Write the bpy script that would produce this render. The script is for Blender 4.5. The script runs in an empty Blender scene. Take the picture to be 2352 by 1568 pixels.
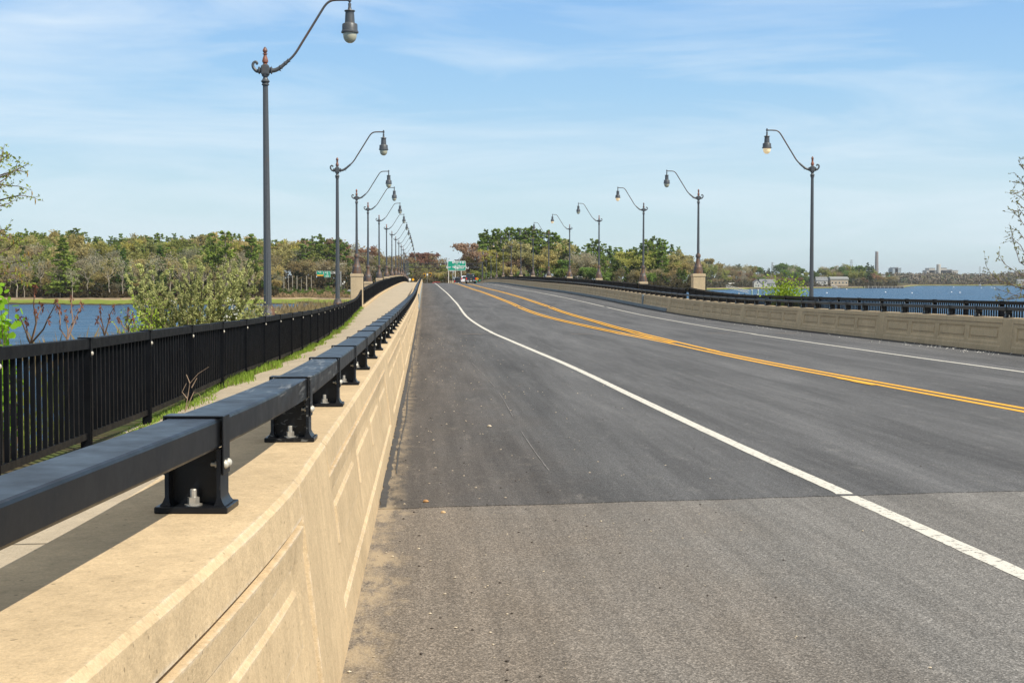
import bpy, math, random
import numpy as np
from mathutils import Vector, Matrix
PI = math.pi
scene = bpy.context.scene
col = scene.collection
# ------------------------------------------------------------------ camera, sky, sun, exposure
F = 3267.0            # focal length in units of a 2352 px wide picture (50 mm on 36 mm)
EYE = 1.6             # metres above the road at the camera
_p = math.atan(139/F); _t = math.atan(202/F*math.cos(_p))
ct, st, cp, sp = math.cos(_t), math.sin(_t), math.cos(_p), math.sin(_p)
cam_d = bpy.data.cameras.new('camera'); cam = bpy.data.objects.new('camera', cam_d); col.objects.link(cam)
cam.location = (0, 0, EYE); cam.rotation_euler = (PI/2-_p, 0, -_t)
cam_d.lens = 50; cam_d.sensor_width = 36; cam_d.clip_start = 0.05; cam_d.clip_end = 20000
scene.camera = cam
SUN = Vector((0.50, -0.45, 0.74)).normalized()
SKY_STRENGTH = 0.095
world = bpy.data.worlds.new('World'); scene.world = world; world.use_nodes = True
wn, wl_ = world.node_tree.nodes, world.node_tree.links
for n in list(wn): wn.remove(n)
def WN(t, **k):
    n = wn.new(t)
    for a, b in k.items(): setattr(n, a, b)
    return n
sky = WN('ShaderNodeTexSky', sky_type='NISHITA', sun_disc=False)
sky.sun_elevation = math.asin(SUN.z); sky.sun_rotation = math.atan2(SUN.x, SUN.y)
sky.altitude = 10; sky.air_density = 1.0; sky.dust_density = 0.6; sky.ozone_density = 1.6
tc = WN('ShaderNodeTexCoord'); mp = WN('ShaderNodeMapping')
mp.inputs['Scale'].default_value = (1.5, 1.5, 11.0); mp.inputs['Rotation'].default_value = (0.10, -0.16, 0.4)
wl_.new(tc.outputs['Generated'], mp.inputs['Vector'])
nz = WN('ShaderNodeTexNoise'); nz.inputs['Scale'].default_value = 2.1; nz.inputs['Detail'].default_value = 10; nz.inputs['Roughness'].default_value = 0.58; nz.inputs['Distortion'].default_value = 0.55
wl_.new(mp.outputs[0], nz.inputs['Vector'])
rmp = WN('ShaderNodeValToRGB'); rmp.color_ramp.elements[0].position = 0.42; rmp.color_ramp.elements[1].position = 0.72
rmp.color_ramp.elements[1].color = (0.68, 0.68, 0.68, 1)
wl_.new(nz.outputs['Fac'], rmp.inputs[0])
hs = WN('ShaderNodeMix', data_type='RGBA', blend_type='MULTIPLY'); hs.inputs[0].default_value = 1.0; hs.inputs[7].default_value = (0.97, 1.0, 1.03, 1)
wl_.new(sky.outputs[0], hs.inputs[6])
sx = WN('ShaderNodeSeparateXYZ'); wl_.new(tc.outputs['Generated'], sx.inputs[0])
gr = WN('ShaderNodeValToRGB'); ge = gr.color_ramp.elements                 # clear spring sky, pale at the horizon; unseen warm overhead added to fill shade
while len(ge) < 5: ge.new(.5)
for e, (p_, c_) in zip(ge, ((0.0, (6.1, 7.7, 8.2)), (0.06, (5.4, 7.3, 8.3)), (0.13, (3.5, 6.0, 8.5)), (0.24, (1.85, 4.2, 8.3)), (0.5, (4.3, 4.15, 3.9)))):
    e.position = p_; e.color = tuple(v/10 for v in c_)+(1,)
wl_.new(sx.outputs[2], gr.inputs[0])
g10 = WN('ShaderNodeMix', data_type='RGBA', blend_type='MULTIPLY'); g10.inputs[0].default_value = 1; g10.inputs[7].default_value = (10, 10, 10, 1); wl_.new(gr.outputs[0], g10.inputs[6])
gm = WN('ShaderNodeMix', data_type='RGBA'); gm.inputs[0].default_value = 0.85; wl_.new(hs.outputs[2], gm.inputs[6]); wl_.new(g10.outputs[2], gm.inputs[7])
mx = WN('ShaderNodeMix', data_type='RGBA'); mx.inputs[7].default_value = (7.4, 8.4, 9.2, 1)
wl_.new(rmp.outputs[0], mx.inputs[0]); wl_.new(gm.outputs[2], mx.inputs[6])
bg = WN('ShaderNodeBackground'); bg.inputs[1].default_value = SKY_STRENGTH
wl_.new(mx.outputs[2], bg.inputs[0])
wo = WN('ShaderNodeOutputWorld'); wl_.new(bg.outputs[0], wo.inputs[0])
sun_d = bpy.data.lights.new('sun', 'SUN'); sun = bpy.data.objects.new('sun', sun_d); col.objects.link(sun)
sun_d.energy = 4.5; sun_d.angle = math.radians(0.5); sun_d.color = (1.0, 0.92, 0.79)
sun.rotation_euler = SUN.to_track_quat('Z', 'Y').to_euler(); sun.location = (20, -20, 40)
scene.view_settings.view_transform = 'Standard'; scene.view_settings.look = 'None'
scene.view_settings.exposure = 0.25; scene.view_settings.gamma = 1.0
scene.cycles.max_bounces = 6; scene.cycles.transparent_max_bounces = 8
scene.cycles.caustics_reflective = False; scene.cycles.caustics_refractive = False
scene.cycles.use_denoising = True
# ------------------------------------------------------------------ measuring helpers (pixel of the 2352 px picture + depth -> metres)
_fo = Vector((st*cp, ct*cp, -sp)); _R = Vector((ct, -st, 0)); _U = Vector((st*sp, ct*sp, cp)); _C = Vector((0, 0, EYE))
def ray(x, y): return _fo + _R*((x-1176)/F) + _U*((784-y)/F)
def at(x, y, d): return _C + ray(x, y)*d
def atz(x, d, z):            # the point over pixel column x at depth d with world height z
    P = at(x, 645, d); return Vector((P.x, P.y, z))
def mono(xs, ys):
    xs = np.array(xs, float); ys = np.array(ys, float); h = np.diff(xs); d = np.diff(ys)/h
    m = np.zeros(len(xs)); m[0] = d[0]; m[-1] = d[-1]
    for i in range(1, len(xs)-1): m[i] = (d[i-1]*h[i]+d[i]*h[i-1])/(h[i]+h[i-1])
    def f(x):
        x = min(max(x, xs[0]), xs[-1]); i = min(int(np.searchsorted(xs, x, side='right'))-1, len(xs)-2); t = (x-xs[i])/h[i]
        return float(ys[i]*(2*t**3-3*t*t+1)+h[i]*m[i]*(t**3-2*t*t+t)+ys[i+1]*(3*t*t-2*t**3)+h[i]*m[i+1]*(t**3-t*t))
    return f
YS = [-8, 0, 4, 10, 20, 35, 60, 80, 96, 108, 120, 150, 181, 212, 243, 274, 300, 330, 370, 430, 520]
ZL = [-1.5, -1.53, -1.545, -1.61, -1.68, -1.74, -1.78, -1.79, -1.74, -1.62, -1.48, -1.22, -1.05, -.87, -.68, -.54, -.48, -.52, -.9, -2.1, -4.2]
ZR = [-1.6, -1.63, -1.65, -1.71, -1.76, -1.82, -1.95, -1.92, -1.77, -1.62, -1.48, -1.22, -1.05, -.87, -.68, -.54, -.48, -.52, -.9, -2.1, -4.2]
_fl, _fr = mono(YS, ZL), mono(YS, ZR)
def rz(X, Y):
    t = min(max((X+.33)/15.08, 0), 1); return EYE+_fl(Y)*(1-t)+_fr(Y)*t
WATER = EYE-6.5
XWL, XWR = -0.33, 14.75      # foot of the two parapet walls
# ------------------------------------------------------------------ mesh building
class MB:
    def __init__(s): s.v = []; s.f = []
    def add(s, vs, fs):
        o = len(s.v); s.v.extend([tuple(v) for v in vs]); s.f.extend([tuple(i+o for i in f) for f in fs]); return s
    def box(s, x0, x1, y0, y1, z0, z1, M=None):
        vs = [Vector(p) for p in ((x0,y0,z0),(x1,y0,z0),(x1,y1,z0),(x0,y1,z0),(x0,y0,z1),(x1,y0,z1),(x1,y1,z1),(x0,y1,z1))]
        if M: vs = [M @ v for v in vs]
        return s.add(vs, [(0,3,2,1),(4,5,6,7),(0,1,5,4),(1,2,6,5),(2,3,7,6),(3,0,4,7)])
    def bbox(s, x0, x1, y0, y1, z0, z1, b):     # box with chamfered edges
        o = []
        for z, k in ((z0, b), (z0+b, 0), (z1-b, 0), (z1, b)):
            o.append([(x0+b+k*0, y0+k, z) if 0 else p for p in ((x0+b,y0+k,z),(x1-b,y0+k,z),(x1-k,y0+b,z),(x1-k,y1-b,z),(x1-b,y1-k,z),(x0+b,y1-k,z),(x0+k,y1-b,z),(x0+k,y0+b,z))])
        vs = [p for r in o for p in r]; fs = [tuple(range(7,-1,-1)), tuple(range(24,32))]
        for r in range(3):
            for i in range(8):
                j = (i+1) % 8; fs.append((r*8+i, r*8+j, r*8+8+j, r*8+8+i))
        return s.add(vs, fs)
    def lathe(s, prof, n=16, c=(0,0,0), axis='Z', flute=0.0, M=None):
        vs, fs = [], []
        for (r, h) in prof:
            for i in range(n):
                a = 2*PI*i/n; rr = r*(1-(flute if i % 2 else 0))
                p = Vector((rr*math.cos(a), rr*math.sin(a), h))
                if axis == 'X': p = Vector((p.z, p.x, p.y))
                if axis == 'Y': p = Vector((p.x, p.z, p.y))
                if M: p = M @ p
                vs.append(p+Vector(c))
        for k in range(len(prof)-1):
            for i in range(n):
                j = (i+1) % n; fs.append((k*n+i, k*n+j, k*n+n+j, k*n+n+i))
        fs.append(tuple(range(n-1,-1,-1))); fs.append(tuple(range((len(prof)-1)*n, len(prof)*n)))
        return s.add(vs, fs)
    def tube(s, pts, rad, n=8, cap=True):
        pts = [Vector(p) for p in pts]; m = len(pts)
        if not hasattr(rad, '__len__'): rad = [rad]*m
        vs, fs = [], []; ref = Vector((0,0,1))
        for k in range(m):
            t = (pts[min(k+1,m-1)]-pts[max(k-1,0)])
            t = t.normalized() if t.length > 1e-9 else Vector((0,0,1))
            if abs(t.dot(ref)) > .97: ref = Vector((1,0,0)) if abs(t.x) < .9 else Vector((0,1,0))
            a = t.cross(ref).normalized(); b = t.cross(a); ref = a.cross(t)
            for i in range(n):
                an = 2*PI*i/n; vs.append(pts[k]+(a*math.cos(an)+b*math.sin(an))*rad[k])
        for k in range(m-1):
            for i in range(n):
                j = (i+1) % n; fs.append((k*n+i, k*n+j, k*n+n+j, k*n+n+i))
        if cap: fs.append(tuple(range(n-1,-1,-1))); fs.append(tuple(range((m-1)*n, m*n)))
        return s.add(vs, fs)
    def prism(s, poly, y0, y1, plane='XZ', M=None):
        n = len(poly); vs = []
        for y in (y0, y1):
            for (a, b) in poly: vs.append(Vector((a, y, b)) if plane == 'XZ' else Vector((y, a, b)) if plane == 'YZ' else Vector((a, b, y)))
        if M: vs = [M @ v for v in vs]
        fs = [tuple(range(n)), tuple(range(2*n-1, n-1, -1))]+[(i, i+n, (i+1) % n+n, (i+1) % n) for i in range(n)]
        return s.add(vs, fs)
    def sweep(s, secs, close=True, cap=True):       # list of cross-sections with equal counts
        n = len(secs[0]); vs = [p for r in secs for p in r]; fs = []
        for k in range(len(secs)-1):
            for i in range(n if close else n-1):
                j = (i+1) % n; fs.append((k*n+i, k*n+j, k*n+n+j, k*n+n+i))
        if cap and close: fs.append(tuple(range(n-1,-1,-1))); fs.append(tuple(range((len(secs)-1)*n, len(secs)*n)))
        return s.add(vs, fs)
    def mesh(s, name, mat, smooth=False, off=None, fixn=True):
        me = bpy.data.meshes.new(name); v = s.v
        if off is not None: v = [(a-off[0], b-off[1], c-off[2]) for a, b, c in v]
        me.from_pydata(v, [], s.f)
        if fixn:
            import bmesh
            bm = bmesh.new(); bm.from_mesh(me); bmesh.ops.recalc_face_normals(bm, faces=bm.faces); bm.to_mesh(me); bm.free()
        me.materials.append(mat)
        if smooth:
            me.polygons.foreach_set('use_smooth', [True]*len(me.polygons))
            try: me.set_sharp_from_angle(angle=math.radians(smooth if smooth is not True else 38))
            except Exception: pass
        me.update(); return me
def link(o): col.objects.link(o); return o
def part(name, mb, mat, parent=None, smooth=False, world=False, label=None, fixn=True, loc=None):
    me = mb if isinstance(mb, bpy.types.Mesh) else mb.mesh(name, mat, smooth, root_off(parent) if (world and parent) else None, fixn)
    o = bpy.data.objects.new(name, me); link(o)
    if parent: o.parent = parent
    if loc is not None: o.location = loc
    if label: o['label'] = label
    return o
def root_off(o):
    p = Vector((0,0,0))
    while o: p = p+o.location; o = o.parent
    return p
def thing(name, label, cat, loc=(0,0,0), rz_=0, group=None):
    o = bpy.data.objects.new(name, None); link(o); o.empty_display_size = .3
    o.location = loc; o.rotation_euler = (0,0,rz_); return tag(o, label, cat, group)
def tag(o, label=None, cat=None, group=None, kind=None):
    if label: o['label'] = label
    if cat: o['category'] = cat
    if group: o['group'] = group
    if kind: o['kind'] = kind
    return o
def dup(root, loc=None, rz_=None, scale=None, label=None, group=None, color=None):
    r = root.copy(); link(r)
    if loc is not None: r.location = loc
    if rz_ is not None: r.rotation_euler = (0,0,rz_)
    if scale is not None: r.scale = scale
    if label: r['label'] = label
    if group: r['group'] = group
    for c in list(root.children):
        k = c.copy(); link(k); k.parent = r
        if color and c.name.startswith('crown'): k.color = color
        for g in list(c.children):
            q = g.copy(); link(q); q.parent = k
    return r
# ------------------------------------------------------------------ materials
class Mat:
    def __init__(s, name):
        s.m = bpy.data.materials.new(name); s.m.use_nodes = True; s.n = s.m.node_tree.nodes; s.l = s.m.node_tree.links
        s.b = s.n['Principled BSDF']; s.tc = None
    def node(s, t, **k):
        n = s.n.new(t)
        for a, b in k.items(): setattr(n, a, b)
        return n
    def co(s, scale=(1,1,1), kind='Object'):
        if not s.tc: s.tc = s.node('ShaderNodeTexCoord')
        m = s.node('ShaderNodeMapping'); m.inputs['Scale'].default_value = scale; s.l.new(s.tc.outputs[kind], m.inputs[0]); return m.outputs[0]
    def pos(s, scale=(1,1,1)):
        g = s.node('ShaderNodeNewGeometry'); m = s.node('ShaderNodeMapping'); m.inputs['Scale'].default_value = scale
        s.l.new(g.outputs['Position'], m.inputs[0]); return m.outputs[0]
    def noise(s, vec, scale, detail=4, rough=.55, dist=0):
        n = s.node('ShaderNodeTexNoise'); n.inputs['Scale'].default_value = scale; n.inputs['Detail'].default_value = detail
        n.inputs['Roughness'].default_value = rough; n.inputs['Distortion'].default_value = dist; s.l.new(vec, n.inputs['Vector']); return n.outputs['Fac']
    def vor(s, vec, scale, out='Distance', feature='F1'):
        n = s.node('ShaderNodeTexVoronoi'); n.feature = feature; n.inputs['Scale'].default_value = scale; s.l.new(vec, n.inputs['Vector']); return n.outputs[out]
    def ramp(s, fac, stops):
        r = s.node('ShaderNodeValToRGB'); e = r.color_ramp.elements
        while len(e) < len(stops): e.new(.5)
        for i, (p, c) in enumerate(stops):
            e[i].position = p; e[i].color = (c, c, c, 1) if not hasattr(c, '__len__') else tuple(c)+(1,)
        s.l.new(fac, r.inputs[0]); return r.outputs[0]
    def mix(s, fac, a, b, mode='MIX'):
        m = s.node('ShaderNodeMix', data_type='RGBA', blend_type=mode)
        for i, v in ((0, fac), (6, a), (7, b)):
            if isinstance(v, (int, float)): m.inputs[i].default_value = v if i == 0 else (v, v, v, 1)
            elif isinstance(v, tuple): m.inputs[i].default_value = v+(1,)
            else: s.l.new(v, m.inputs[i])
        return m.outputs[2]
    def math(s, op, a, b=0.0, clamp=False):
        m = s.node('ShaderNodeMath', operation=op); m.use_clamp = clamp
        for i, v in ((0, a), (1, b)):
            if isinstance(v, (int, float)): m.inputs[i].default_value = v
            else: s.l.new(v, m.inputs[i])
        return m.outputs[0]
    def sepx(s, vec, k):
        n = s.node('ShaderNodeSeparateXYZ'); s.l.new(vec, n.inputs[0]); return n.outputs[k]
    def set(s, **k):
        names = dict(col='Base Color', rough='Roughness', metal='Metallic', spec='Specular IOR Level', alpha='Alpha', coat='Coat Weight', ior='IOR', emc='Emission Color', ems='Emission Strength', trans='Transmission Weight')
        for a, v in k.items():
            i = s.b.inputs[names[a]]
            if isinstance(v, tuple): i.default_value = v+(1,) if len(v) == 3 else v
            elif isinstance(v, (int, float)): i.default_value = v
            else: s.l.new(v, i)
        return s
    def bump(s, h, strength=.3, dist=.01):
        b = s.node('ShaderNodeBump'); b.inputs['Strength'].default_value = strength; b.inputs['Distance'].default_value = dist
        s.l.new(h, b.inputs['Height']); s.l.new(b.outputs[0], s.b.inputs['Normal']); return s
def simple(name, c, rough=.6, metal=0, var=.12, scale=4, spec=.5):
    m = Mat(name); v = m.co()
    f = m.ramp(m.noise(v, scale, 5), [(.3, 1-var), (.7, 1+var)])
    m.set(col=m.mix(1.0, tuple(c), f, 'MULTIPLY'), rough=rough, metal=metal, spec=spec); return m.m
def concrete(name, c, speck=.5, stain=.5):
    m = Mat(name); v = m.pos()
    big = m.ramp(m.noise(v, 1.1, 7, .65), [(.3, .84), (.7, 1.08)])
    mid = m.ramp(m.noise(v, 11, 6, .7), [(.3, .88), (.72, 1.07)])
    fine = m.ramp(m.noise(v, 130, 3, .75), [(.25, 1-.34*speck), (.75, 1+.26*speck)])
    c1 = m.mix(1, m.mix(1, m.mix(1, tuple(c), big, 'MULTIPLY'), mid, 'MULTIPLY'), fine, 'MULTIPLY')
    pit = m.ramp(m.vor(v, 26), [(.03, .45), (.07, 1.0)])
    pm = m.ramp(m.noise(v, 3.1, 2), [(.55, 0), (.66, 1)])
    c2 = m.mix(m.math('MULTIPLY', pm, .8), c1, m.mix(1, c1, pit, 'MULTIPLY'))
    vs = m.pos((7, 7, .55)); drip = m.ramp(m.noise(vs, 1.0, 5, .6), [(.50, 1.0), (.72, 1-.22*stain)])
    c3 = m.mix(1, c2, drip, 'MULTIPLY')
    bv = m.node('ShaderNodeBevel'); bv.samples = 4; bv.inputs[0].default_value = .022; ge_ = m.node('ShaderNodeNewGeometry'); dt = m.node('ShaderNodeVectorMath', operation='DOT_PRODUCT')
    m.l.new(bv.outputs[0], dt.inputs[0]); m.l.new(ge_.outputs['Normal'], dt.inputs[1]); edge = m.ramp(dt.outputs['Value'], [(.86, 1), (.995, 0)])
    chip = m.ramp(m.noise(v, 7, 6, .75), [(.44, 0), (.56, 1)])
    c3 = m.mix(m.math('MULTIPLY', m.math('MULTIPLY', edge, chip), .55), c3, (.80, .74, .64))
    spots = m.ramp(m.noise(v, 38, 5, .8), [(.22, .45), (.40, .90), (.60, 1.0), (.75, 1.14)]); c3 = m.mix(1, c3, spots, 'MULTIPLY'); holes = m.ramp(m.vor(v, 17), [(.06, .42), (.10, 1)]); c3 = m.mix(.8, c3, m.mix(1, c3, holes, 'MULTIPLY'))
    m.set(col=c3, rough=.86, spec=.25).bump(m.math('ADD', m.noise(v, 60, 4, .7), m.math('MULTIPLY', m.noise(v, 6, 3), 1.5)), .55, .007); return m.m
MT = {}
MT['wall'] = concrete('warm_concrete', (.655, .50, .305))
MT['pillar'] = concrete('smooth_warm_concrete', (.58, .46, .30), .3, .35)
MT['walk'] = concrete('sidewalk_concrete', (.50, .425, .315), .8, 0)
MT['plinth'] = concrete('blue_grey_concrete', (.26, .30, .32), .6, .8)
def black_paint(name, scr=False, rr=.28):
    m = Mat(name); v = m.pos()
    c = m.mix(m.ramp(m.noise(v, 3, 6, .6), [(.35, 0), (.75, 1)]), (.0045, .0052, .007), (.009, .0105, .0135))
    rough = m.ramp(m.noise(v, 8, 5, .6), [(.3, rr), (.7, rr+.16)])
    if scr:
        s = m.pos((16, 1.6, 34)); g = m.ramp(m.noise(s, 1.6, 3, .5, .6), [(.58, 0), (.66, 1)])
        y = m.sepx(m.pos(), 1)
        w = m.math('MULTIPLY', m.math('GREATER_THAN', y, 5.3), m.math('LESS_THAN', y, 8.1))
        f = m.math('MULTIPLY', g, m.math('MULTIPLY', w, .26)); c = m.mix(f, c, (.42, .43, .42))
    dz_ = m.ramp(m.noise(v, 26, 6, .75), [(.62, 0), (.74, 1)]); c = m.mix(m.math('MULTIPLY', dz_, .10), c, (.30, .27, .22))
    m.set(col=c, rough=rough, spec=.32 if rr < .3 else .07).bump(m.noise(v, 40, 3), .06, .004); return m.m
MT['rail'] = black_paint('black_powder_coat', True); MT['black'] = black_paint('black_fence_paint', False, .42)
MT['zinc'] = simple('galvanized_bolt', (.55, .52, .46), .42, .7, .2, 60)
MT['rivet'] = simple('weathered_rivet', (.50, .48, .42), .5, .2, .15, 60)
def lampmat(name, a, b, lo, hi, rough=.42):
    m = Mat(name); v = m.pos((1, 1, .45))
    f = m.ramp(m.noise(v, 5.5, 6, .62), [(lo, 0), (hi, 1)]); f2 = m.ramp(m.noise(m.pos(), 30, 3), [(.3, .85), (.7, 1.12)])
    m.set(col=m.mix(1, m.mix(f, a, b), f2, 'MULTIPLY'), rough=rough, metal=.15, spec=.5).bump(m.noise(m.pos(), 50, 2), .08, .003); return m.m
MT['lamp'] = lampmat('lamp_grey_paint', (.085, .094, .105), (.13, .085, .055), .60, .85)
MT['arm'] = lampmat('lamp_arm_paint', (.085, .085, .088), (.13, .075, .05), .42, .70)
MT['rust'] = lampmat('rusty_cast_iron', (.080, .083, .09), (.17, .088, .045), .40, .62, .55)
MT['finial'] = lampmat('rust_red_finial', (.10, .09, .09), (.28, .10, .06), .38, .55, .5)
def globe(name, lit):
    m = Mat(name)
    m.set(col=(.46, .46, .36) if not lit else (.8, .7, .5), rough=.12, spec=.6)
    if lit: m.set(emc=(1.0, .70, .34), ems=lit)
    return m.m
MT['globe'] = globe('clouded_glass', 0); MT['globe_lit'] = globe('lit_glass', .38)
# asphalt
def asphalt(name, dark, light, grit, agg, old=False):
    m = Mat(name); v = m.pos()
    big = m.noise(m.pos((1.3, .12, 1)), 1.0, 5, .6, .4); streak = m.noise(m.pos((6.0, .16, 1)), 1.4, 5, .6)
    cross = m.noise(m.pos((.7, 9, 1)), 1.2, 4, .6)
    base = m.mix(m.ramp(big, [(.30, 0), (.72, 1)]), dark, light)
    base = m.mix(1, base, m.ramp(streak, [(.32, .84), (.70, 1.14)]), 'MULTIPLY')
    base = m.mix(.5, base, m.mix(1, base, m.ramp(cross, [(.35, .93), (.7, 1.09)]), 'MULTIPLY'))
    if not old:
        xx = m.sepx(v, 0); xw = m.math('ADD', xx, m.math('MULTIPLY', m.math('SUBTRACT', m.noise(m.pos((.4, .05, 1)), 1.0, 3), .5), 1.2))
        lane = m.node('ShaderNodeMath', operation='SINE'); m.l.new(m.math('MULTIPLY', xw, 3.3), lane.inputs[0])
        base = m.mix(1, base, m.ramp(m.math('MULTIPLY', m.math('ADD', lane.outputs[0], 1.0), .5), [(0, .93), (1, 1.07)]), 'MULTIPLY')
        base = m.mix(1, base, m.ramp(m.math('MULTIPLY', m.math('ADD', xw, 1.0), .2), [(.15, .80), (.85, 1.05)]), 'MULTIPLY')
        fl_k = m.ramp(m.noise(m.pos((2.2, .8, 1)), 2.2, 7, .75), [(.56, 0), (.66, 1)]); base = m.mix(m.math('MULTIPLY', fl_k, .28), base, (.20, .195, .185))
    else:
        dk = m.ramp(m.noise(m.pos((1, 2.2, 1)), 7, 5, .7), [(.66, 1), (.72, .5)]); base = m.mix(1, base, dk, 'MULTIPLY')
    cell = m.vor(v, agg, 'Color'); cb = m.sepx(cell, 0)
    spk = m.ramp(cb, [(.0, 1-grit), (.55, 1.0), (.82, 1+grit*.9), (1.0, 1+grit*2.4)])
    base = m.mix(1, base, spk, 'MULTIPLY')
    base = m.mix(1, base, m.ramp(m.noise(v, 45, 4, .7), [(.3, 1-.45*grit), (.7, 1+.5*grit)]), 'MULTIPLY')
    # brown dirt by the left wall, a stain of its own shape
    x = m.sepx(v, 0); wob = m.math('MULTIPLY', m.math('SUBTRACT', m.noise(m.pos((1, .35, 1)), 1.6, 5, .65), .5), 2.6 if old else 1.8)
    d = m.math('ADD', x, wob); brown = m.ramp(m.math('MULTIPLY', d, .25), [(.02, 1), (.62 if old else .38, 0)])
    base = m.mix(m.math('MULTIPLY', brown, .60), base, m.mix(1, base, (1.12, .93, .74) if old else (1.2, 1.0, .82), 'MULTIPLY'))
    sandn = m.ramp(m.noise(m.pos((3, 1, 1)), 3.0, 7, .75), [(.40, 0), (.56, 1)])
    xe = m.ramp(m.math('ADD', m.math('ADD', x, .42), m.math('MULTIPLY', m.math('SUBTRACT', m.noise(v, 2.4, 5, .7), .5), .7 if old else .3)), [(.10, 1), (.30, 0)])
    base = m.mix(m.math('MULTIPLY', m.math('MULTIPLY', sandn, xe), .85), base, (.40, .32, .215))
    m.set(col=base, rough=.88, spec=.28)
    m.bump(m.math('ADD', m.vor(v, agg), m.math('MULTIPLY', m.noise(v, 240, 2), .5)), .5 if old else .28, .004); return m.m
MT['new'] = asphalt('smooth_asphalt', (.066, .0668, .0695), (.116, .1175, .121), .44, 170)
MT['old'] = asphalt('coarse_worn_asphalt', (.130, .125, .118), (.190, .184, .175), .44, 140, True)
def paint(name, c, wear):
    m = Mat(name); v = m.pos()
    f = m.ramp(m.noise(v, 22, 6, .72), [(wear, 1), (wear+.05, 0)]); f3 = m.ramp(m.vor(v, 160, 'Color'), [(0, .9), (1, 1.04)])
    m.set(col=m.mix(1, m.mix(m.math('MULTIPLY', f, .8), c, (.14, .13, .12)), f3, 'MULTIPLY'), rough=.7).bump(m.vor(v, 200), .3, .002); return m.m
MT['white'] = paint('white_road_paint', (.66, .64, .57), .40); MT['yellow'] = paint('yellow_road_paint', (.80, .40, .018), .30)
MT['tar'] = simple('black_joint_tar', (.05, .047, .043), .6, 0, .25, 9)
MT['joint'] = simple('steel_joint_grey', (.23, .24, .25), .6, .2, .2, 3)
# ------------------------------------------------------------------ road, walks, walls
def yrange(y0, y1):
    ys = [y0]; y = y0
    while y < y1:
        y += .5 if y < 14 else 1.0 if y < 60 else 2.5 if y < 130 else 5; ys.append(min(y, y1))
    return ys
def lipy(X): return 10.12+.168*X+.012*math.sin(X*5.1)+.008*math.sin(X*13)
def sheet(xs, rowsf, zf, dz=0.0, thick=0):
    mb = MB(); rows = rowsf; n = len(xs)
    vs = [(x, (y if not callable(y) else y(x)), 0) for y in rows for x in xs]; vs = [(a, b, zf(a, b)+dz) for a, b, c in vs]
    fs = [(r*n+i, r*n+i+1, r*n+n+i+1, r*n+n+i) for r in range(len(rows)-1) for i in range(n-1)]
    if thick:
        o = len(vs); vs += [(a, b, c-thick) for a, b, c in vs[:n]]
        fs += [(i+1, i, o+i, o+i+1) for i in range(n-1)]
    mb.add(vs, fs); return mb
xs_road = list(np.linspace(XWL-.15, XWR+.15, 25))
near = sheet(xs_road, [-8, -4, 0, 2, 4, 6, 8, 9, 10, 11, 12, 13, 14], rz, -.006)
tag(part('old_road', near, MT['old'], fixn=False), kind='structure')
xr2 = list(np.linspace(XWL-.15, XWR+.15, 90))
newr = sheet(xr2, [lipy]+[(lambda x, k=k: lipy(x)+(y2-10.05)*k) for y2, k in ((13.5, 1.0),)]+[y for y in yrange(16, 520)], rz, 0, .02)
tag(part('road', newr, MT['new'], fixn=False), kind='structure')
def strip(fx, y0, y1, w, dz=.004, wob=0, seed=0, step=None):
    rnd = random.Random(seed); mb = MB(); vs = []; y = y0; ys = []
    while y < y1: ys.append(y); y += step or (.12 if y < 14 else .4 if y < 40 else 1.0 if y < 150 else 2.5)
    ys.append(y1)
    for y in ys:
        X = fx(y) if callable(fx) else fx; sl = ((fx(y+.5)-fx(y-.5)) if callable(fx) else 0); k = math.sqrt(1+sl*sl)
        a = X-w/2*k+rnd.uniform(-wob, wob); b = X+w/2*k+rnd.uniform(-wob, wob)
        e = dz+(.010 if y > 50 else 0) if y > lipy(X)+.06 else dz-.0075
        vs += [(a, y, rz(a, y)+e), (b, y, rz(b, y)+e)]
    mb.add(vs, [(2*i, 2*i+1, 2*i+3, 2*i+2) for i in range(len(ys)-1)]); return mb
wl = mono([-8, 0, 4, 7, 9, 14, 20, 26, 30, 35.5, 43, 50, 59, 70, 81, 91, 100, 120, 180, 300, 520], [3.6, 3.42, 3.34, 3.29, 3.27, 3.17, 3.09, 3.02, 2.94, 2.77, 2.54, 2.32, 2.19, 2.15, 2.22, 2.32, 2.38, 2.35, 2.3, 2.2, 2.2])
ya = mono([-8, 8, 15, 18.4, 24.3, 30, 36, 41, 44.5, 50.5, 60, 67, 75, 95, 101, 120, 160, 300, 520], [9.2, 8.6, 8.13, 7.96, 7.66, 7.38, 7.24, 7.19, 7.07, 6.82, 6.58, 6.42, 6.32, 6.37, 6.42, 6.3, 6.2, 6.2, 6.2])
yb = mono([38, 43, 49, 57, 65, 75, 85, 96, 110, 140, 300, 520], [7.28, 7.37, 7.48, 7.64, 7.86, 8.05, 8.2, 8.42, 8.42, 8.35, 8.4, 8.4])
wr = mono([-8, 20, 27, 34, 42, 55, 66, 79, 92, 100, 125, 160, 300, 520], [11.8, 11.7, 11.64, 11.5, 11.52, 11.68, 11.9, 12.09, 12.24, 12.24, 12.05, 12.0, 12.1, 12.1])
def mark(name, mbs, mat):
    m = MB()
    for q in mbs: m.add(q.v, q.f)
    return tag(part(name, m, mat, fixn=False), kind='structure')
JY = 95.6
mark('white_lane_line', [strip(wl, -6, JY-.2, .135, wob=.003, seed=1), strip(wl, JY+.3, 510, .135)], MT['white'])
mark('white_edge_line', [strip(wr, -6, JY-.6, .12, wob=.002, seed=2), strip(wr, JY+.7, 510, .12)], MT['white'])
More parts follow.
